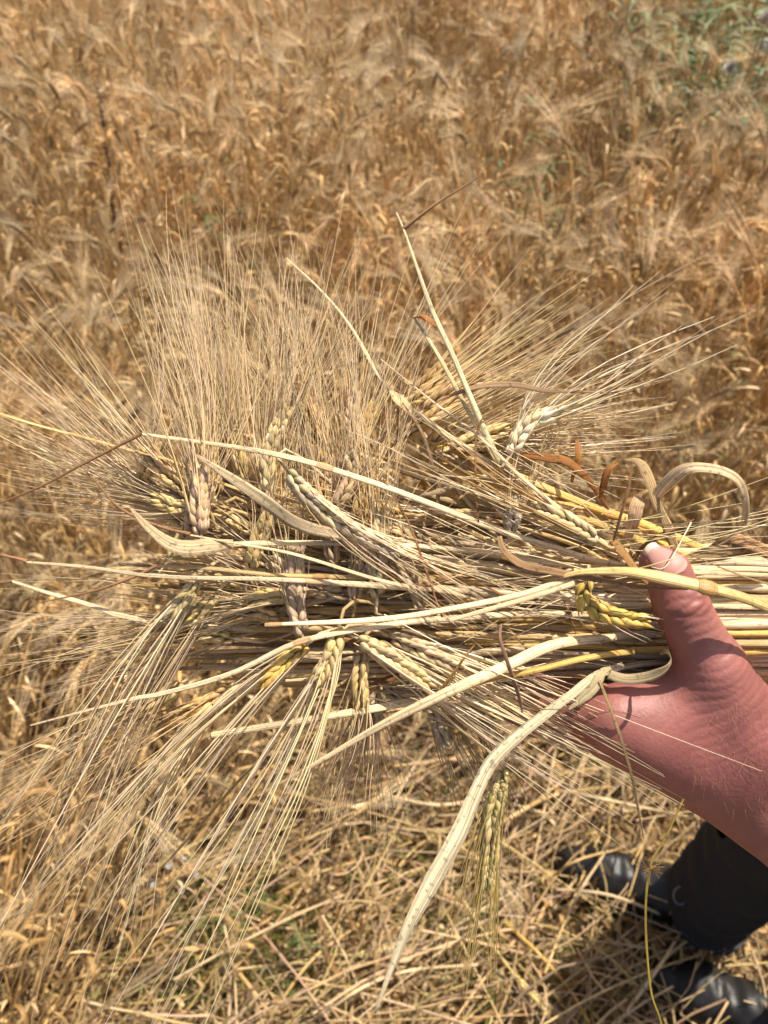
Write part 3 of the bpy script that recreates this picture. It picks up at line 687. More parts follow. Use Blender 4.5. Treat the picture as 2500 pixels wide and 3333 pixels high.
B1 = (np.array([.580, .322, 0]), math.atan2(.418 - .312, .325 - .575)); B2 = (np.array([.705, .130, 0]), math.atan2(.240 - .120, .440 - .700))
legs = []
for n_, ((bo, ang), hem_r) in enumerate(((B1, .071), (B2, .071))):
    fx = np.array([math.cos(ang), math.sin(ang), 0]); fy = np.array([-math.sin(ang), math.cos(ang), 0])
    boot = empty('boot', bo); boot.parent = person; boot.location = Vector(bo) - person.location
    def L2(p): q = p - bo; return np.stack([q @ fx, q @ fy, q[:, 2]], 1)
    C = lambda *a: np.array(a, float)
    def boot_sdf(p):
        q = L2(p); d = sd_cone(q, C(.245, .004, .040), C(.19, 0, .050), .034, .042)
        q2 = q * [1, 1, 1.0]
        d = smin(d, sd_cone(q2, C(.19, 0, .052), C(.10, 0, .072), .042, .042), .02); d = smin(d, sd_cone(q2, C(.10, 0, .072), C(.03, 0, .11), .043, .048), .02)
        d = smin(d, sd_cone(q2, C(.03, 0, .10), C(.03, 0, .24), .048, .052), .02); d = smin(d, sd_cone(q2, C(.005, 0, .045), C(.02, 0, .10), .036, .045), .02)
        d = d + .0022 * np.sin(q[:, 0] * 260 + 1.5 * np.sin(q[:, 1] * 60)) * np.exp(-((q[:, 0] - .165) / .03) ** 2) * (q[:, 2] > .05) + .0026 * vnoise(q, 55, 3 + n_) + .0010 * vnoise(q, 160, 8)
        d = d - .0035 * np.exp(-((q[:, 2] - .028) / .004) ** 2)
        return np.maximum(d, .018 - q[:, 2])
    lo, hi = bo - [.30, .30, .02], bo + [.30, .30, .33]
    me_v, me_f = surfnet(boot_sdf, lo, hi, .0045)
    def part(name, v_, f_, tn_, m_):
        me = mesh_from(name, v_, f_, np.tile(np.array(tn_, float), (len(v_), 1))); me.materials.append(m_); o = bpy.data.objects.new(name, me); COL.objects.link(o); o.parent = boot; o.location = -Vector(bo)
    part('boot_upper', me_v, me_f, (.016, .0145, .0135), M_LEATHER)
    def sole_sdf(p):
        q = L2(p); q[:, 2] = 0; d = smin(sd_cone(q, C(.236, .004, 0), C(.18, 0, 0), .042, .048), sd_cone(q, C(.18, 0, 0), C(.01, 0, 0), .047, .040), .02)
        z = (p - bo)[:, 2]; return np.maximum(d, np.abs(z - .010) - .013)
    part('sole', *surfnet(sole_sdf, bo - [.30, .30, .02], bo + [.30, .30, .05], .004), (.03, .026, .022), M_SOLE)
    boot['label'] = ('black leather boot farther from the camera, sunlit on its wrinkled toe', 'black leather boot at the bottom right corner, mostly in shade')[n_]
    legs.append((bo, fx, fy, hem_r))
def trousers(p):
    d = None
    for bo, fx, fy, hr in legs:
        a = bo + fx * .025 + [0, 0, .04]; k_ = bo + fx * .05 + [0, 0, .50]; h_ = np.array([.655, .20, .92]) + (bo - np.array([.645, .21, 0])) * .45
        e = sd_cone(p, a, k_, hr, .074); z = p[:, 2]
        e = e + .009 * np.sin(z * 80 + 14 * (p @ fy) + 2 * np.sin(p @ fx * 30)) * np.exp(-z / .22) + .004 * vnoise(p, 38, 5)
        q = p - bo; e = np.maximum(e, (.075 + .20 * (q @ fx) * 1.0 - z) * .9)
        # hollow, so that the hem is an open edge
        e = np.maximum(e, -(sd_cone(p, a, k_, hr - .014, .060)) - np.where(z > .16, 1, 0))
        e = smin(e, sd_cone(p, k_, h_, .080, .098), .03); d = e if d is None else smin(d, e, .02)
    return smin(d, sd_cone(p, np.array([.65, .2, .92]), np.array([.645, .2, 1.03]), .135, .13), .04)
sdf_obj('trousers', trousers, [.45, -.03, .01], [.86, .46, 1.18], .0055, (.026, .025, .026), M_CLOTH, person)
for bo, fx, fy, hr in legs:
    an = np.linspace(0, 2 * np.pi, 49); c = bo + fx * .027; ring = c + (fx * np.cos(an)[:, None] + fy * np.sin(an)[:, None]) * (hr + .0025)
    ring[:, 2] = .112 + .20 * ((ring - bo) @ fx)
    under(MB().tubes(ring, .0022, 5, (.055, .057, .065)).build('hem_seam', M_CLOTH, person), person)
rd = nrm((2215 - 1250) / 2500 * RT + (1666.5 - 2915) / 2500 * UP + FWD); tt_ = np.linspace(.9, 1.9, 1500); hit = tt_[np.argmax(trousers(CAM + rd * tt_[:, None]) < 0)]
if hit > .95:
    an = np.linspace(.6, 6.1, 26); c = CAM + rd * (hit - .005); ring = c + RT * np.cos(an)[:, None] * .011 + UP * np.sin(an)[:, None] * .014
    under(MB().tubes(ring, .0016, 6, (.16, .16, .17)).build('pull_loop', M_CLOTH, person), person)
tag(person, 'person in black boots and dark trousers gripping the barley sheaf with one hand', 'person')
# ------------------------------------------------------------------ the sheaf
HALF = nrm(np.array(sv) * 1.0 - FWD * 1.0)      # leaves and flattened straws lie turned towards the light
def pl(pts):
    """list of (px, py, distance) to world points"""
    a = np.array(pts, float); return P(a[:, 0], a[:, 1], a[:, 2])
def radial(v):
    return np.asarray(v, float)
def lane(ya, da, yl, dl, xl, yr=None, dr=None, jig=0):
    """course of a stem from the left end (xl) through the hand and out to the right"""
    xs = [xl, xl + (2200 - xl) * .5, 2050, 2350, 3000, 3600]
    ys = [yl, yl * .42 + ya * .58, ya, ya, (yr or ya), (yr or ya) + 10]
    ds = [dl, (dl + da) / 2, da, da, da + .002, da + .006]
    return [(x, y + rng.normal(0, jig), d) for x, y, d in zip(xs, ys, ds)]
YC, DC, RY, RD_ = 2008, .401, 225, .031        # where the bundle passes through the hand
def packed_straw(th, rr, xl, tint, w_px, lab, fan=1.0, K=44):
    ya = YC + RY * rr * math.sin(th); da = DC - RD_ * rr * math.cos(th)
    yl = 1930 + (330 * rr * math.sin(th)) * fan + rng.normal(0, 60); dl = .392 - .022 * rr * math.cos(th)
    sp = spline(pl(lane(ya, da, yl, dl, xl, jig=7)), K)
    sp = sp + .0006 * np.stack([vnoise(sp, 60, rng.integers(999)) for _ in range(3)], 1)
    rad = w_px * .156e-3 / 2 * np.interp(np.linspace(0, 1, K), [0, .12, 1], [.45, .9, 1.0])
    # joints of the stem
    for j in (rng.integers(8, K - 6),): rad[j] *= 1.3
    tn = np.tile(tint, (K, 1)) * (1 + .1 * np.sin(np.linspace(0, 9, K) + rng.uniform(0, 6)))[:, None]
    o = MB().tubes(sp, rad, 9, tn).build('straw', M_STRAW)
    tag(o, lab, 'straw', 'straws packed side by side in the sheaf'); return o
pal = [PALE, PALE * .92, WARM, GOLD * 1.05, np.array([.68, .50, .22]), GREY, MAUVE * 1.1, np.array([.60, .42, .18])]
n_outer = 74
for i in range(n_outer):
    th = math.radians(-88 + 176 * (i + .5) / n_outer + rng.normal(0, 1.2)); top_side = math.sin(th) < 0
    packed_straw(th, rng.uniform(.90, 1.03), rng.uniform(700, 1750), pal[rng.integers(0, len(pal))] * rng.uniform(.8, 1.1), rng.uniform(16, 29),
                 'pale straw packed on the near face of the sheaf under the thumb', rng.uniform(.6, 1.15))
for i in range(70):
    rr = math.sqrt(rng.uniform(.05, .85)); th = rng.uniform(0, 6.28)
    packed_straw(th, rr * .97, rng.uniform(650, 1700), pal[rng.integers(0, len(pal))] * rng.uniform(.7, 1.05), rng.uniform(18, 30),
                 'pale straw half hidden in the depth of the sheaf behind the front straws', rng.uniform(.6, 1.1), 30)

for i in range(46):
    th = math.radians(rng.uniform(-100, 100)); 
    packed_straw(th, rng.uniform(.55, .9), rng.uniform(330, 1000), pal[rng.integers(0, len(pal))] * rng.uniform(.75, 1.1), rng.uniform(14, 24),
                 'slim straw reaching out of the sheaf to the left among the ears', rng.uniform(.8, 1.35), 40)
# straws that stand out: course, widths in photo pixels, colour, label, optional brown thread at the end
def straw(pts, wpx, tint, lab, node=None, sides=12, K=60, cat='straw', name='straw', wither=None):
    w_ = spline(pl(pts), K); d_ = np.interp(np.linspace(0, 1, K), np.linspace(0, 1, len(pts)), [p[2] for p in pts])
    rad = np.interp(np.linspace(0, 1, K), np.linspace(0, 1, len(wpx)), wpx) / 2500 * d_ / 2 * .76
    tn = np.tile(tint, (K, 1))
    root = empty('straw' if name == 'straw' else name, w_[0])
    w_ = w_ + .00018 * np.stack([vnoise(w_, 60, rng.integers(999)) for _ in range(3)], 1)
    tn = tn * (1 + .12 * vnoise(w_, 45, rng.integers(99)))[:, None] * (1 - .25 * np.clip(vnoise(w_, 130, rng.integers(99)) - .5, 0, 1)[:, None] * np.array([.6, 1, 1.3]))
    under(MB().tubes(w_, rad, sides, tn, flat=.5, ref=HALF).build('stem', M_STRAW), root)
    if node is not None:
        j = int(node * (K - 1)); T_ = nrm(w_[min(j + 1, K - 1)] - w_[j - 1]); q = w_[j] + T_ * np.linspace(-.004, .004, 7)[:, None]
        under(MB().tubes(q, rad[j] * np.array([1.01, 1.15, 1.32, 1.22, 1.3, 1.12, 1.01]), sides, tint * np.array([.75, .62, .5]), flat=.6, ref=HALF).build('joint', M_STRAW), root)
    if wither is not None:
        q = spline(pl(wither), 26); a_ = np.linspace(0, 9, 26)
        under(MB().tubes(q + .0004 * np.stack([np.sin(a_ * 1.3), np.cos(a_), np.sin(a_ * .7)], 1), np.interp(np.linspace(0, 1, 26), [0, .1, .5, 1], [.0011, .0008, .0006, .0002]), 5, BROWN * 1.3).build('withered_end', M_STRAW), root)
    tag(root, lab, cat); return root
D = .345
straw([(462, 1412, .352), (900, 1480, .347), (1250, 1583, .348), (1612, 1722, .352), (1800, 1780, .358), (2000, 1835, .366), (2300, 1850, .374), (3200, 1860, .385)], [14, 27, 30, 30, 28, 26, 24, 24], PALE, 'long pale straw crossing the ears from upper left, its tip bent brown', .21, wither=[(462, 1412, .352), (300, 1495, .350), (150, 1575, .349), (-10, 1640, .35), (-180, 1700, .35)])
straw([(-40, 1335, .358), (120, 1385, .358), (272, 1424, .358), (400, 1460, .358), (560, 1500, .360), (800, 1600, .372), (1500, 1800, .390), (2200, 1900, .395), (3200, 1920, .40)], [12, 14, 15, 20, 18, 16, 16, 18, 20], WARM * 1.1, 'slim jointed straw reaching the left edge just above the level of the kinked one', .09)
straw([(700, 1775, .350), (900, 1768, .350), (1250, 1772, .354), (1600, 1800, .360), (2000, 1850, .368), (3200, 1900, .38)], [26, 24, 24, 22, 22, 22], PALE * 1.02, 'pale straw that starts in the crumpled leaf sheath at left')
straw([(620, 1742, .348), (800, 1775, .345), (960, 1805, .343), (1250, 1893, .345), (1450, 1925, .356), (1750, 1960, .366), (3200, 1990, .372)], [9, 16, 20, 27, 26, 26, 26], PALE, 'straw thickening rightwards that starts from a pink point beside the big mauve ear', .75, wither=[(620, 1742, .348), (520, 1716, .35), (390, 1650, .352), (300, 1560, .353), (170, 1420, .355)])
straw([(88, 1830, .352), (300, 1848, .349), (500, 1876, .346), (900, 1886, .346), (1200, 1903, .352), (1600, 1925, .363), (2100, 1950, .371), (3200, 1960, .377)], [12, 17, 24, 38, 52, 44, 32, 28], GREY * 1.18, 'thick greyish straw with mould specks running level across the sheaf to the far left', .3, wither=[(88, 1830, .352), (40, 1815, .352), (-20, 1800, .353), (-120, 1795, .355)])
straw([(515, 1841, .349), (700, 1852, .348), (900, 1872, .350), (1200, 1880, .360), (1700, 1900, .369), (3200, 1930, .378)], [16, 22, 26, 28, 26, 24], WARM * .95, 'tan straw lying on the thick grey one, left end kinked into a brown thread', .2, wither=[(515, 1841, .349), (430, 1880, .347), (300, 1925, .346), (120, 1962, .346)])
straw([(40, 1893, .354), (150, 1928, .352), (300, 1972, .352), (420, 2010, .356), (700, 2040, .368), (1400, 2050, .385), (2300, 2020, .392), (3200, 2020, .40)], [14, 26, 34, 40, 34, 28, 24, 24], GREY * 1.2, 'flat greyish straw end pointing to the left edge below the thick grey straw', .4, wither=[(40, 1893, .354), (10, 1895, .354), (-60, 1885, .355)])
straw([(872, 2034, .343), (1250, 2014, .341), (1500, 1975, .342), (1700, 1935, .343), (1830, 1893, .342), (1900, 1868, .340)], [15, 24, 26, 26, 28, 36], PALE * 1.06, 'bright straw rising gently from the mid ears to the joint beside the thumb tip', .02)
straw([(1760, 1900, .346), (1830, 1878, .341), (1890, 1862, .338), (1980, 1858, .334), (2064, 1862, .3285), (2180, 1885, .3235), (2300, 1912, .322), (2420, 1945, .324), (2520, 1985, .330), (2800, 2080, .352), (3200, 2150, .38)], [10, 34, 58, 56, 46, 50, 50, 52, 52, 48, 44], GOLD * .75 + PALE * .3, 'thick speckled golden straw lying across the thumb just below its nail', .3)
straw([(1465, 2020, .340), (1600, 1982, .339), (1750, 1938, .338), (1870, 1898, .337)], [15, 22, 24, 26], PALE * 1.03, 'short cut straw forking down-left from the joint beside the thumb')
straw([(100, 2362, .356), (430, 2276, .348), (530, 2258, .346), (760, 2190, .344), (980, 2088, .343), (1250, 2036, .345), (1500, 2010, .356), (1900, 2000, .368), (3200, 2030, .376)], [7, 20, 24, 28, 30, 30, 28, 26, 24], GREY * 1.3, 'long curved greyish straw sweeping down to the lower left', .3)
straw([(690, 2392, .350), (900, 2360, .348), (1100, 2325, .348), (1300, 2290, .354), (1520, 2240, .366), (1800, 2160, .380), (2300, 2120, .390), (3200, 2120, .40)], [26, 34, 36, 36, 30, 28, 26, 26], PALE * 1.0, 'broad pale straw end pointing left below the hanging yellow ears')
straw([(840, 2592, .356), (1000, 2500, .346), (1250, 2356, .337), (1480, 2243, .333), (1640, 2172, .337), (1800, 2100, .345), (1960, 2078, .356), (2200, 2065, .372), (3200, 2080, .382)], [8, 22, 44, 52, 38, 34, 30, 30, 28], PALE, 'broadest pale straw, slanting from the sheaf down to the lower left below all the others', .62)
straw([(1400, 2292, .344), (1560, 2222, .342), (1750, 2180, .343), (1890, 2146, .344), (2050, 2122, .352), (2180, 2112, .368), (3200, 2110, .384)], [24, 27, 28, 30, 30, 28, 26], GOLD * 1.1, 'golden jointed straw running under the thumb root parallel to the broadest pale one', .5)
straw([(1290, 693, .352), (1318, 760, .346), (1362, 885, .343), (1410, 1020, .342), (1470, 1150, .343), (1530, 1290, .347), (1606, 1465, .356), (1680, 1600, .372)], [8, 12, 20, 26, 28, 30, 34, 30], np.array([.74, .62, .36]), 'tall pale straw standing up from the sheaf, brown thread bent at its top', wither=[(1314, 745, .347), (1385, 690, .346), (1500, 610, .346), (1560, 570, .347), (1592, 533, .348)])
straw([(1346, 1030, .350), (1440, 1180, .350), (1520, 1330, .353), (1590, 1460, .362), (1650, 1570, .375)], [14, 20, 22, 22, 22], np.array([.70, .55, .30]), 'shorter straw leaning beside the tall pale one, rusty flap at its tip')
straw([(1240, 1170, .368), (1416, 1312, .360), (1560, 1420, .353), (1700, 1556, .349), (1850, 1678, .352), (1960, 1762, .357), (2060, 1810, .364), (2300, 1840, .380), (3000, 1850, .39)], [6, 12, 18, 24, 26, 26, 24, 24, 24], GREY * 1.25, 'slender greyish straw slanting down rightwards to the thumb tip', .55)
straw([(930, 840, .385), (1040, 940, .378), (1140, 1060, .372), (1250, 1250, .366), (1365, 1350, .364), (1566, 1490, .366), (1800, 1640, .380), (2200, 1860, .39), (3200, 1880, .395)], [8, 14, 22, 34, 32, 30, 28, 24, 24], PALE * 1.05, 'pale straw rising through the awns to the upper left, ending within the spray', .42)
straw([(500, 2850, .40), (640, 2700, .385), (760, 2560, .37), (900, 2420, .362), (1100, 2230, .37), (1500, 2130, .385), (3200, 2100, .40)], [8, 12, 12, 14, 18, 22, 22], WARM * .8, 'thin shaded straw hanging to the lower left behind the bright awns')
for k_, (a, b, w0, tn, lab) in enumerate([((1640, 1530), (1880, 1632), 36, GOLD * 1.15, 'stout golden straw along the upper edge of the sheaf, nearest the loop leaves'), ((1660, 1590), (2030, 1735), 34, GOLD, 'second stout golden straw below the uppermost one'),
        ((1560, 1560), (2040, 1688), 38, GOLD * 1.2, 'stoutest golden straw on the upper edge, its split end facing right'), ((1590, 1640), (2000, 1780), 30, WARM, 'warm tan straw under the three golden ones'), ((1400, 1560), (1960, 1720), 26, PALE, 'paler straw between the golden straws and the ear by the thumb')]):
    dd = .368 + .004 * k_
    straw([(a[0] - 300, a[1] - 110, dd + .012), (a[0], a[1], dd), (b[0], b[1], dd), (b[0] + 160, b[1] + 60, dd + .014), (b[0] + 500, YC - 170 + 12 * k_, .395), (3300, YC - 150 + 12 * k_, .40)], [w0 * .6, w0, w0 * 1.1, w0 * .9, w0 * .8, w0 * .8], tn, lab, .35)

# ears: course base to tip, awn heading and length in photo pixels, spread, colour, label
YEL = np.array([.70, .52, .23]); CREAM = np.array([.94, .79, .52]); ASH = np.array([.50, .42, .31])
EARS = []
def held(pts, head, alen, spread, tint, lab, d=.362, nn=22, hd=0.0, kl=.0086, stem=None, awt=AWN, frac=.52, grp='bearded ears of the held sheaf', dd=0, kr=.0018):
    base = pts[0]; q = pts if len(pts[0]) == 3 else [(x, y, d + dd * i) for i, (x, y) in enumerate(pts)]
    w_ = pl(q); hx, hy = head; ln = math.hypot(hx, hy); hv = nrm((hx / ln) * RT - (hy / ln) * UP + hd * FWD)
    root = empty('barley_stalk', w_[0])
    Ln = np.linalg.norm(w_[-1] - w_[0]); nn = max(12, int(Ln / .00205)); kr = kr * .9
    A = ear_arrays(w_, -FWD + rng.normal(0, .25, 3), hv, alen / 2500 * d, spread, n_nodes=nn, klen=kl, kr=kr, tint=tint, awn_tint=awt, awn_frac=frac, droop=.05, awn_r=.00052 if abs(awt[0] / awt[1] - CREAM[0] / CREAM[1]) < .01 else .00037)
    e, a = build_ear(root, A); under(e, root)
    # the stalk curves from the ear base into the bundle
    b = w_[0]; back = nrm(w_[0] - w_[1])
    if stem is None:
        th = rng.uniform(-1.35, 1.35); rr = rng.uniform(.55, .95); ya = YC + RY * rr * math.sin(th); da = DC - RD_ * rr * math.cos(th)
        bx = q[0][0]; mx = min(2000, max(bx + 380, 1350))
        j1 = pl([(mx, q[0][1] * .35 + ya * .65, max(q[0][2], .37) * .5 + da * .5), (2080, ya, da), (2400, ya, da), (3300, ya, da + .003)])
        sp = spline(np.concatenate([[b, b + back * .008, b + back * .010 + RT * .010 + FWD * .010], j1]), 46)
    else: sp = spline(np.concatenate([[b, b + back * .006], pl(stem)]), 40)
    K_ = len(sp); under(MB().tubes(sp, np.interp(np.linspace(0, 1, K_), [0, .1, .4, 1], [.0008, .0009, .0017, .0021]), 8, (PALE if rng.random() < .6 else WARM) * rng.uniform(.85, 1.05)).build('stem', M_STRAW), root)
    tag(root, lab, 'barley stalk', grp); return root
held([(655, 1742), (650, 1640), (658, 1515)], (-25, -100), 820, .20, np.array([.66, .47, .27]), 'big pinkish ear standing upright at left, above the crumpled leaf sheath', .352, kr=.0022, kl=.0090)
held([(880, 1625), (872, 1500), (905, 1400), (940, 1325)], (10, -100), 700, .22, YEL * .85 + .08, 'upright yellowish ear with swollen loose grains behind the long crossing straw', .364, kr=.0022, kl=.0088)
held([(935, 1532), (1000, 1610), (1130, 1715), (1290, 1800)], (100, 52), 620, .16, np.array([.56, .44, .26]), 'large ear slanting down to the right across the middle of the sheaf', .350, kr=.0023, kl=.0092)
held([(812, 1862), (840, 1760), (892, 1650)], (-5, -100), 640, .18, YEL * .9, 'upright ear rising left of the pointed brown leaf between the level straws', .362, kr=.0021)
held([(985, 2070), (962, 1960), (962, 1820), (975, 1770)], (-5, -100), 620, .16, np.array([.57, .42, .27]), 'mauve grey ear upright in mid sheaf, crossed by the thick grey straw', .357, kr=.0022, kl=.0092)
held([(1105, 2037), (1078, 2130), (1026, 2226)], (-62, 108), 1330, .085, YEL * 1.08, 'bright yellow ear hanging just left of centre with long white awns sweeping down-left', .346, hd=-.08, kr=.0022, awt=CREAM * 1.1, kl=.0086)
held([(1000, 2098), (920, 2165), (838, 2240)], (-75, 90), 1150, .10, np.array([.70, .47, .12]), 'orange yellow ear pointing down-left next to the bright yellow one', .350, hd=-.02, kr=.0020, awt=CREAM)
held([(1185, 2118), (1172, 2200), (1180, 2298)], (-28, 100), 480, .17, np.array([.64, .46, .20]), 'short ear hanging straight down below the sheaf, right of the yellow pair', .349, hd=.1)
held([(1165, 2078), (1290, 2150), (1412, 2238)], (100, 52), 900, .10, np.array([.64, .48, .25]), 'plump ear slanting down right whose awns cross the back of the hand', .345, kr=.0022, awt=CREAM * 1.05, hd=-.03)
held([(1265, 2070), (1390, 2120), (1515, 2180)], (100, 54), 960, .07, np.array([.62, .46, .26]), 'twin ear to the right of the plump one, pointing the same way', .349, awt=CREAM)
held([(702, 2292), (660, 2340), (612, 2392)], (-40, 100), 1000, .12, YEL, 'small yellowish ear at lower left showing through a fan of white awns', .360, hd=.1, awt=CREAM * 1.1)
held([(938, 1962), (850, 1978), (748, 2014)], (-100, 25), 700, .10, np.array([.58, .42, .18]), 'level ear pointing left beneath the thick grey straw', .366)
held([(1125, 1925), (1060, 1932), (985, 1950)], (-100, 28), 650, .12, np.array([.54, .42, .26]), 'dull ear pointing left just right of the mauve grey one', .367)
held([(1228, 1945), (1232, 1830), (1242, 1660)], (-3, -100), 760, .15, np.array([.60, .47, .26]), 'tall upright ear standing where the two level straws meet, right of centre', .357, kr=.0021)
held([(1172, 1700), (1145, 1600), (1110, 1500)], (-15, -100), 720, .16, np.array([.58, .45, .26]), 'upright ear partly hidden behind the long crossing straw, right of the swollen one', .372)
held([(1385, 1985), (1345, 1900), (1295, 1812)], (-45, -90), 560, .13, np.array([.62, .50, .30]), 'ear leaning up-left right of the tall upright one, base by the cut straw', .362)
held([(1662, 1480), (1715, 1385), (1840, 1335)], (100, -62), 720, .16, CREAM, 'creamy curved ear at upper right with silvery awns fanning to the right', .356, kr=.0021, awt=CREAM * 1.15)
held([(1945, 1758), (1850, 1700), (1735, 1652)], (-85, -60), 700, .16, np.array([.62, .48, .26]), 'ear lying beside the slender grey straw, its tip towards the upper left', .350, awt=WARM, kr=.0020)
held([(1912, 1885), (1905, 1945), (1985, 2000), (2118, 2024)], (100, 25), 120, .12, np.array([.62, .43, .10]), 'golden ear curved like a hook against the left side of the thumb', .346, kr=.0022, frac=.35, stem=[(1930, 1860, .35), (2000, 1850, .362), (2300, 1880, .378), (3200, 1900, .39)])
held([(1640, 2500), (1606, 2640), (1596, 2770), (1584, 2900)], (-12, 100), 520, .13, np.array([.62, .49, .22]), 'long ear hanging alone below the hand beside the broad pale leaf', .352, hd=.04, kr=.0022, awt=np.array([.72, .56, .20]), kl=.0092, stem=[(1680, 2430, .352), (1760, 2330, .353), (1850, 2260, .356), (1990, 2180, .364), (2300, 2150, .38), (3200, 2130, .39)])
held([(458, 1562), (480, 1520), (500, 1470)], (10, -100), 640, .2, YEL, 'small yellow ear standing at the far left of the up-pointing group', .372)
held([(555, 1818), (590, 1770), (630, 1700)], (-20, -100), 600, .2, YEL * .95, 'ear with one swollen yellow grain directly under the crumpled sheath', .364)
held([(640, 1895), (600, 1950), (555, 2010)], (-50, 100), 1400, .12, np.array([.56, .44, .22]), 'ear bending down-left below the thick grey straw at left, with straight white awns', .355, hd=-.06, awt=CREAM * 1.08)
held([(705, 1930), (660, 1985), (620, 2035)], (-62, 100), 1250, .14, YEL * .85, 'second ear bending down-left next to the one with straight white awns', .362, hd=-.03)
held([(1660, 1740), (1668, 1690), (1690, 1630)], (25, -100), 420, .2, ASH * 1.1, 'grey stubby ear upright among the brown leaves left of the thumb', .362)
held([(1090, 1845), (1080, 1780), (1085, 1700)], (5, -100), 620, .16, MAUVE * 1.15, 'narrow upright ear between the mauve grey one and the tall one', .370)
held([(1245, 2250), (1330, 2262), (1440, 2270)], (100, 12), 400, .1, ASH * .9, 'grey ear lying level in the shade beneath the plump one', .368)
# ears seen only in part inside the spray of awns
def crowd(n, xr, yr, hd_, alen, spread, lab, dr, L_=(130, 220), awt=AWN):
    for _ in range(n):
        x, y = rng.uniform(*xr), rng.uniform(*yr); a = math.radians(rng.uniform(*hd_)); l_ = rng.uniform(*L_); d = rng.uniform(*dr)
        h = (math.cos(a), -math.sin(a)); x1, y1 = x + h[0] * l_, y + h[1] * l_
        mx, my = (x + x1) / 2 + rng.normal(0, 12), (y + y1) / 2 + rng.normal(0, 12)
        held([(x, y), (mx, my), (x1, y1)], h, rng.uniform(*alen), spread * rng.uniform(.8, 1.3), [WARM, YEL, np.array([.58, .46, .27]), MAUVE * 1.2][rng.integers(4)] * rng.uniform(.85, 1.05), lab, d, hd=rng.normal(0, .10), awt=awt * rng.uniform(.9, 1.08), frac=.43)
crowd(6, (560, 800), (1500, 1720), (72, 128), (620, 860), .17, 'ear buried at the foot of the tall spray of awns on the left half', (.368, .40))
crowd(7, (800, 1230), (1430, 1650), (62, 112), (520, 760), .17, 'ear buried at the foot of the tall spray of awns near the middle', (.370, .40))
crowd(3, (640, 1000), (1330, 1500), (65, 130), (500, 640), .16, 'ear wholly wrapped in upright awns at the top of the spray', (.385, .41))
crowd(5, (560, 760), (1600, 1700), (122, 150), (560, 860), .12, 'ear whose awns run out to the upper left edge', (.358, .39))
crowd(7, (620, 980), (1640, 1790), (156, 172), (560, 800), .085, 'ear whose awns reach the left edge above the grey straw', (.362, .395), awt=AWN * .9)
crowd(5, (640, 1000), (1900, 2080), (176, 204), (560, 820), .085, 'ear whose awns run out level to the left edge below the grey straw', (.362, .395), awt=AWN * .9)
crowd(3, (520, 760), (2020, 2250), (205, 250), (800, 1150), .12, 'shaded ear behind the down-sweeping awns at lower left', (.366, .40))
crowd(7, (1290, 1500), (1290, 1480), (12, 50), (480, 620), .11, 'ear bundled beneath the awns that fan to the upper right', (.366, .395), awt=AWN * np.array([1, 1, .94]))
crowd(4, (1400, 1620), (1400, 1500), (-6, 16), (460, 600), .09, 'ear whose awns point level to the right below the creamy ear', (.372, .392))
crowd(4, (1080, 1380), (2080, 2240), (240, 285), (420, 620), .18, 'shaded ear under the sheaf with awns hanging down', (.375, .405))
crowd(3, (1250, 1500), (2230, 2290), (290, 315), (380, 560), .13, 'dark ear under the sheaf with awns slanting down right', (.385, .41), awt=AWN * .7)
crowd(4, (1180, 1700), (1650, 1800), (150, 178), (300, 520), .14, 'ear lodged in the sheaf between the long crossing straw and the level straws', (.364, .380))

crowd(7, (560, 1180), (1620, 1860), (60, 122), (420, 640), .15, 'ear standing among the level straws in the crowded left half of the sheaf', (.357, .372))
crowd(5, (700, 1250), (1880, 2080), (70, 200), (300, 520), .16, 'ear mixed among the straws just below the thick grey one', (.356, .370))
# dry leaves
def leaf(pts, wpx, tint, lab, side=None, cup=.02, K=48, name='dry_leaf', twist=0, cols=5):
    w_ = spline(pl(pts), K); d_ = np.interp(np.linspace(0, 1, K), np.linspace(0, 1, len(pts)), [p[2] for p in pts])
    wid = np.interp(np.linspace(0, 1, K), np.linspace(0, 1, len(wpx)), wpx) / 2500 * d_
    T_ = nrm(np.gradient(w_, axis=0)); base = np.cross(T_, HALF) if side is None else np.tile(np.array(side, float), (K, 1))
    base = nrm(base); Nn = np.cross(T_, base); tw = np.interp(np.linspace(0, 1, K), np.linspace(0, 1, len(np.atleast_1d(twist))) if np.ndim(twist) else [0, 1], twist if np.ndim(twist) else [0, twist])
    tw = tw + .3 * vnoise(w_, 110, rng.integers(999)); S_ = base * np.cos(tw)[:, None] + Nn * np.sin(tw)[:, None]
    tn = np.tile(np.asarray(tint, float), (K, 1)) * (1 + .13 * vnoise(w_, 70, rng.integers(999)))[:, None]
    wid = wid * (1 + .05 * vnoise(w_, 150, rng.integers(99)))
    mb_ = MB().ribbons(w_, wid, S_, tn, cup, cols)
    o = mb_.build(name, M_LEAF); sol = o.modifiers.new('thick', 'SOLIDIFY'); sol.thickness = .00018
    tag(o, lab, 'leaf'); return o
TAN = np.array([.56, .38, .19])
leaf([(2030, 2165, .350), (1940, 2200, .344), (1850, 2268, .338), (1760, 2335, .336), (1680, 2400, .334), (1600, 2480, .330), (1545, 2590, .324), (1490, 2720, .318), (1400, 2880, .311), (1310, 3060, .304), (1220, 3300, .297)],
     [22, 30, 30, 36, 40, 44, 54, 52, 40, 24, 8], np.array([.74, .62, .40]), 'broad pale green-grey leaf hanging long and straight from under the hand to the bottom', twist=[.3, .4, .1, 0, .1, .1, .0])
leaf([(1990, 2175, .338), (1960, 2190, .334), (1930, 2240, .332), (1850, 2310, .332)], [14, 34, 36, 6], np.array([.66, .54, .30]), 'short forked flap beside the start of the broad hanging leaf', twist=[0, .6])
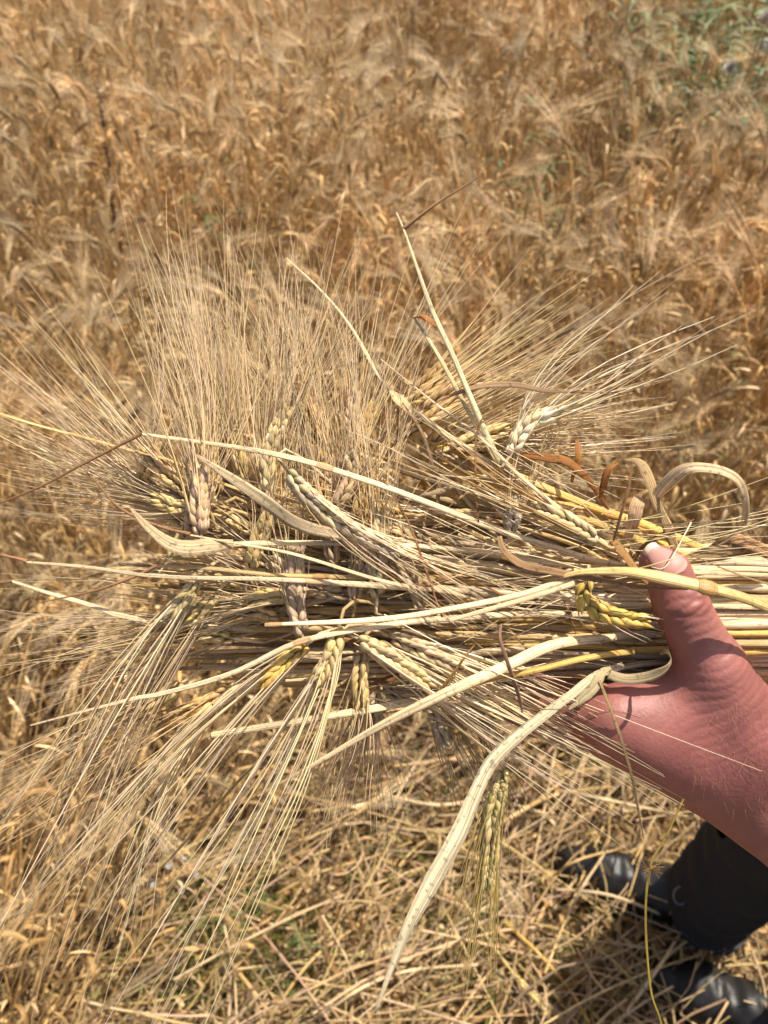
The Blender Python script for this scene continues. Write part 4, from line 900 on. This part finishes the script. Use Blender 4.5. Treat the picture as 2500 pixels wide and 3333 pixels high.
leaf([(425, 1655, .348), (480, 1715, .346), (545, 1765, .344), (600, 1783, .344), (680, 1778, .345), (760, 1770, .348)], [8, 26, 40, 58, 56, 30], PALE * .9, 'crumpled pale leaf sheath with a sharp point at left', twist=[.2, .4, -.2, .3])
leaf([(638, 1480, .347), (760, 1560, .345), (850, 1622, .343), (960, 1700, .343), (1080, 1735, .347), (1250, 1758, .352), (1420, 1790, .360)], [10, 32, 44, 40, 38, 34, 20], GREY * .95, 'pointed greyish leaf blade slanting across the upright ears', twist=[.1, .5, .2, .6])
leaf([(2120, 1650, .352), (2150, 1600, .348), (2200, 1548, .342), (2250, 1522, .338), (2340, 1528, .336), (2405, 1565, .338), (2428, 1640, .344), (2412, 1715, .350), (2330, 1775, .356), (2200, 1845, .362)],
     [46, 46, 40, 34, 32, 26, 19, 20, 24, 14], np.array([.74, .56, .34]), 'curling dry leaf that makes a big loop above the hand at right', twist=[.5, .2, 0, .1, .5, .9, .6, .2])
leaf([(2030, 1497, .350), (2080, 1505, .347), (2115, 1560, .347), (2140, 1640, .350), (2175, 1720, .358), (2200, 1790, .366)], [6, 40, 48, 40, 44, 30], TAN * 1.05, 'brown-flecked leaf arching down beside the loop leaf', twist=[.5, .1, .0, .3])
leaf([(2085, 1618, .350), (2072, 1650, .348), (2062, 1700, .349), (2040, 1760, .356)], [40, 46, 38, 30], np.array([.64, .42, .24]), 'short upright tan leaf piece left of the arching leaf', twist=[.1, .3])
leaf([(1980, 2195, .336), (2040, 2210, .331), (2110, 2203, .327), (2165, 2180, .325), (2186, 2150, .327), (2172, 2122, .333), (2150, 2130, .340)], [34, 36, 34, 34, 26, 16, 8], np.array([.58, .44, .25]), 'curled leaf wrapped like a hook against the thumb root', twist=[.1, .1, .4, 1.0, 1.2, .8])
leaf([(1625, 1745, .345), (1640, 1790, .343), (1700, 1838, .342), (1800, 1860, .341), (1900, 1878, .339), (2060, 1905, .331), (2240, 1918, .325)], [16, 26, 26, 22, 14, 12, 6], np.array([.50, .30, .14]), 'narrow brown leaf creeping under the golden straw to the thumb', twist=[.4, .1, .6])
leaf([(2010, 1505, .350), (1980, 1530, .350), (1965, 1575, .352), (1955, 1620, .358)], [12, 26, 22, 10], RUST * 1.3, 'small rust-orange leaf left of the arching leaf', twist=[.2, .8])
leaf([(1700, 1480, .358), (1780, 1490, .354), (1850, 1505, .354), (1920, 1570, .358), (1980, 1660, .364)], [20, 30, 24, 16, 10], RUST * 1.1, 'rusty bent leaf behind the grey straw, right of the creamy ear', twist=[.5, .2, .8])
leaf([(1878, 1430, .358), (1882, 1490, .356), (1868, 1540, .358), (1860, 1570, .360)], [12, 20, 18, 8], RUST * 1.4, 'bright rust sliver upright above the golden straws', twist=.4)
leaf([(1395, 1325, .350), (1460, 1290, .349), (1560, 1258, .347), (1680, 1252, .346), (1780, 1272, .350), (1960, 1276, .352), (2070, 1283, .352)], [3, 14, 24, 18, 10, 6, 2], np.array([.50, .31, .17]), 'long thin brown leaf lying level above the creamy ear', twist=[.3, .1, .5])
leaf([(1348, 1032, .349), (1375, 1030, .347), (1410, 1050, .347), (1440, 1075, .35)], [14, 26, 18, 5], RUST * 1.25, 'rusty flap at the tip of the shorter leaning straw', twist=.3)
leaf([(2060, 1500, .346), (2045, 1590, .344), (2020, 1680, .345), (1990, 1790, .352)], [6, 11, 9, 6], BROWN * 1.4, 'thin dark brown leaf strip standing upright left of the arching leaf', twist=.5)
leaf([(2000, 1760, .345), (2030, 1800, .342), (2075, 1860, .340), (2110, 1900, .345)], [26, 30, 26, 10], np.array([.46, .24, .08]), 'orange-brown leaf scrap at the left of the thumb tip', twist=.5)
leaf([(2180, 1850, .352), (2260, 1815, .352), (2350, 1800, .354), (2450, 1790, .358), (2560, 1800, .362)], [20, 46, 50, 40, 30], TAN * .95, 'crumpled tan leaf on top of the sheaf right of the thumb tip', twist=[.3, .9, .2])
leaf([(2300, 1790, .356), (2380, 1755, .354), (2450, 1775, .354), (2540, 1820, .358)], [14, 40, 44, 40], np.array([.52, .30, .14]), 'brown folded leaf above the sheaf at the right edge', twist=[.9, .2, .6])
leaf([(2520, 1905, .350), (2420, 1875, .346), (2330, 1840, .346), (2240, 1800, .350)], [12, 12, 8, 4], np.array([.46, .27, .14]), 'narrow brown strip crossing the sheaf just right of the thumb tip', twist=.6)
leaf([(1400, 2290, .340), (1470, 2200, .337), (1520, 2130, .337), (1545, 2100, .34)], [4, 12, 10, 4], np.array([.50, .28, .10]), 'thin orange leaf strip crossing the broadest pale straw', twist=.7)
leaf([(1632, 2030, .340), (1628, 2080, .337), (1660, 2180, .335), (1690, 2270, .336), (1700, 2320, .34)], [6, 12, 16, 14, 5], np.array([.44, .27, .16]), 'twisted brown strip dangling in front of the forking straws', twist=[.2, 1.2, .3])
leaf([(1952, 2215, .332), (2000, 2340, .330), (2050, 2500, .333), (2075, 2620, .338), (2095, 2730, .342)], [10, 12, 10, 8, 3], np.array([.50, .33, .16]), 'slim brown strip hanging over the back of the hand to below the wrist', twist=.8)
leaf([(1310, 1310, .352), (1370, 1400, .350), (1400, 1480, .350), (1420, 1560, .352)], [5, 10, 12, 6], np.array([.40, .25, .14]), 'dark thin strip hanging below the shorter leaning straw')
leaf([(1640, 1320, .35), (1560, 1380, .348), (1548, 1550, .348), (1558, 1700, .35)], [3, 7, 8, 5], BROWN * 1.5, 'thin brown strip hanging down beside the foot of the tall pale straw')
leaf([(1250, 1560, .348), (1330, 1700, .346), (1385, 1850, .345), (1440, 2010, .343)], [4, 7, 9, 7], BROWN * 1.6, 'long brown strip slanting down across the middle of the sheaf')
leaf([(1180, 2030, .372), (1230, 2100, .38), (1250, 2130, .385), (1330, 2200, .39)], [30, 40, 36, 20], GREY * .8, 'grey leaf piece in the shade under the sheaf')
leaf([(1270, 1270, .362), (1300, 1300, .358), (1330, 1330, .358), (1350, 1360, .362)], [12, 40, 34, 8], np.array([.76, .60, .32]), 'ragged pale scrap of leaf on the straw at the foot of the spray', twist=.4)
leaf([(1330, 1150, .37), (1300, 1300, .364), (1290, 1420, .366), (1280, 1520, .37)], [4, 8, 8, 4], BROWN * 1.5, 'thin brown stalk crossing the awns right of the tall spray')
for k_ in range(34):
    x = rng.uniform(1150, 2100); y = rng.uniform(1560, 2200); a = rng.normal(0.1, .5) + (math.pi if rng.random() < .5 else 0); l_ = rng.uniform(90, 300); d = rng.uniform(.360, .372)
    leaf([(x, y, d), (x + l_ * .5 * math.cos(a), y + l_ * .5 * math.sin(a) + rng.normal(0, 25), d - rng.uniform(0, .006)), (x + l_ * math.cos(a + rng.normal(0, .3)), y + l_ * math.sin(a), d)], [rng.uniform(4, 12), rng.uniform(8, 24), 3],
         [TAN, MAUVE, np.array([.46, .28, .13]), BROWN * 1.6][rng.integers(4)] * rng.uniform(.8, 1.1), 'scrap of withered leaf caught between the straws of the sheaf left of the thumb', K=18, twist=rng.uniform(-1, 1), cols=3)['group'] = 'leaf scraps in the sheaf'
# loose awns lying over the straws
def bristle(pts, lab, r_=.00028, tint=AWN, grp=None):
    q = spline(pl(pts), 20); o = MB().tubes(q, r_ * np.linspace(1, .35, 20), 4, tint).build('loose_awn', M_AWN); tag(o, lab, 'awn', grp)
bristle([(2250, 1700, .348), (2170, 1840, .328), (2120, 1845, .326)], 'loose awn bent across the thumbnail', .0004, CREAM)
bristle([(1990, 1868, .338), (2100, 1845, .330), (2200, 1815, .330), (2280, 1790, .334)], 'loose awn slanting over the thumb tip', .0004, np.array([.72, .58, .22]))
bristle([(1250, 2000, .338), (1620, 2190, .334), (1900, 2290, .332), (2190, 2400, .332), (2480, 2510, .335)], 'long loose awn from mid sheaf over the back of the hand', .0003, CREAM)
for k_ in range(70):
    x = rng.uniform(1050, 2150); y = rng.uniform(1540, 2260); a = rng.normal(.12, .30); l_ = rng.uniform(250, 560); d = rng.uniform(.350, .366)
    bristle([(x, y, d), (x + l_ * .5 * math.cos(a), y + l_ * .5 * math.sin(a) + rng.normal(0, 14), d - .003), (x + l_ * math.cos(a), y + l_ * math.sin(a), d + .002)] if x < 1700 else
            [(x, y, d), (x - l_ * .5 * math.cos(a), y - l_ * .5 * math.sin(a) + rng.normal(0, 14), d - .003), (x - l_ * math.cos(a), y - l_ * math.sin(a), d + .002)],
            'loose awn lying across the straws of the sheaf left of the thumb', rng.uniform(.0002, .00034), AWN * rng.uniform(.8, 1.1), 'loose awns on the sheaf')
for k_ in range(16):
    y = rng.uniform(1700, 1860); s_ = rng.uniform(-.35, .08); x0 = rng.uniform(1850, 2150)
    bristle([(x0, y, .352), (x0 + 250, y + 250 * s_ + 10, .348), (x0 + 560, y + 560 * s_ - 10, .35)], 'loose awn pointing to the right edge above the sheaf', .00028, np.array([.72, .60, .28]), 'loose awns above the hand')
# the yellow rooted stem hanging at lower right
straw([(2225, 2600, .352), (2170, 2720, .350), (2117, 2820, .349), (2101, 2990, .350), (2117, 3213, .352), (2150, 3320, .354), (2165, 3420, .356)], [9, 10, 12, 12, 12, 10, 9], np.array([.36, .25, .045]), 'thin olive-yellow stem with a tuft of rootlets hanging in front of the boots')
root = bpy.data.objects[[o.name for o in bpy.data.objects if o.get('label', '').startswith('thin olive-yellow')][0]]
q0 = P(2117, 2828, .349); dq = rng.normal(0, 1, (26, 3)) * [1.3, .6, .8]; dq = nrm(dq) * rng.uniform(.002, .008, (26, 1)); t = np.linspace(0, 1, 5)[None, :, None]
rp = q0 + dq[:, None] * t + rng.normal(0, .0006, (26, 5, 3)) * t; under(MB().tubes(rp, .00022, 3, (.34, .20, .07)).build('rootlets', M_STRAW), root)
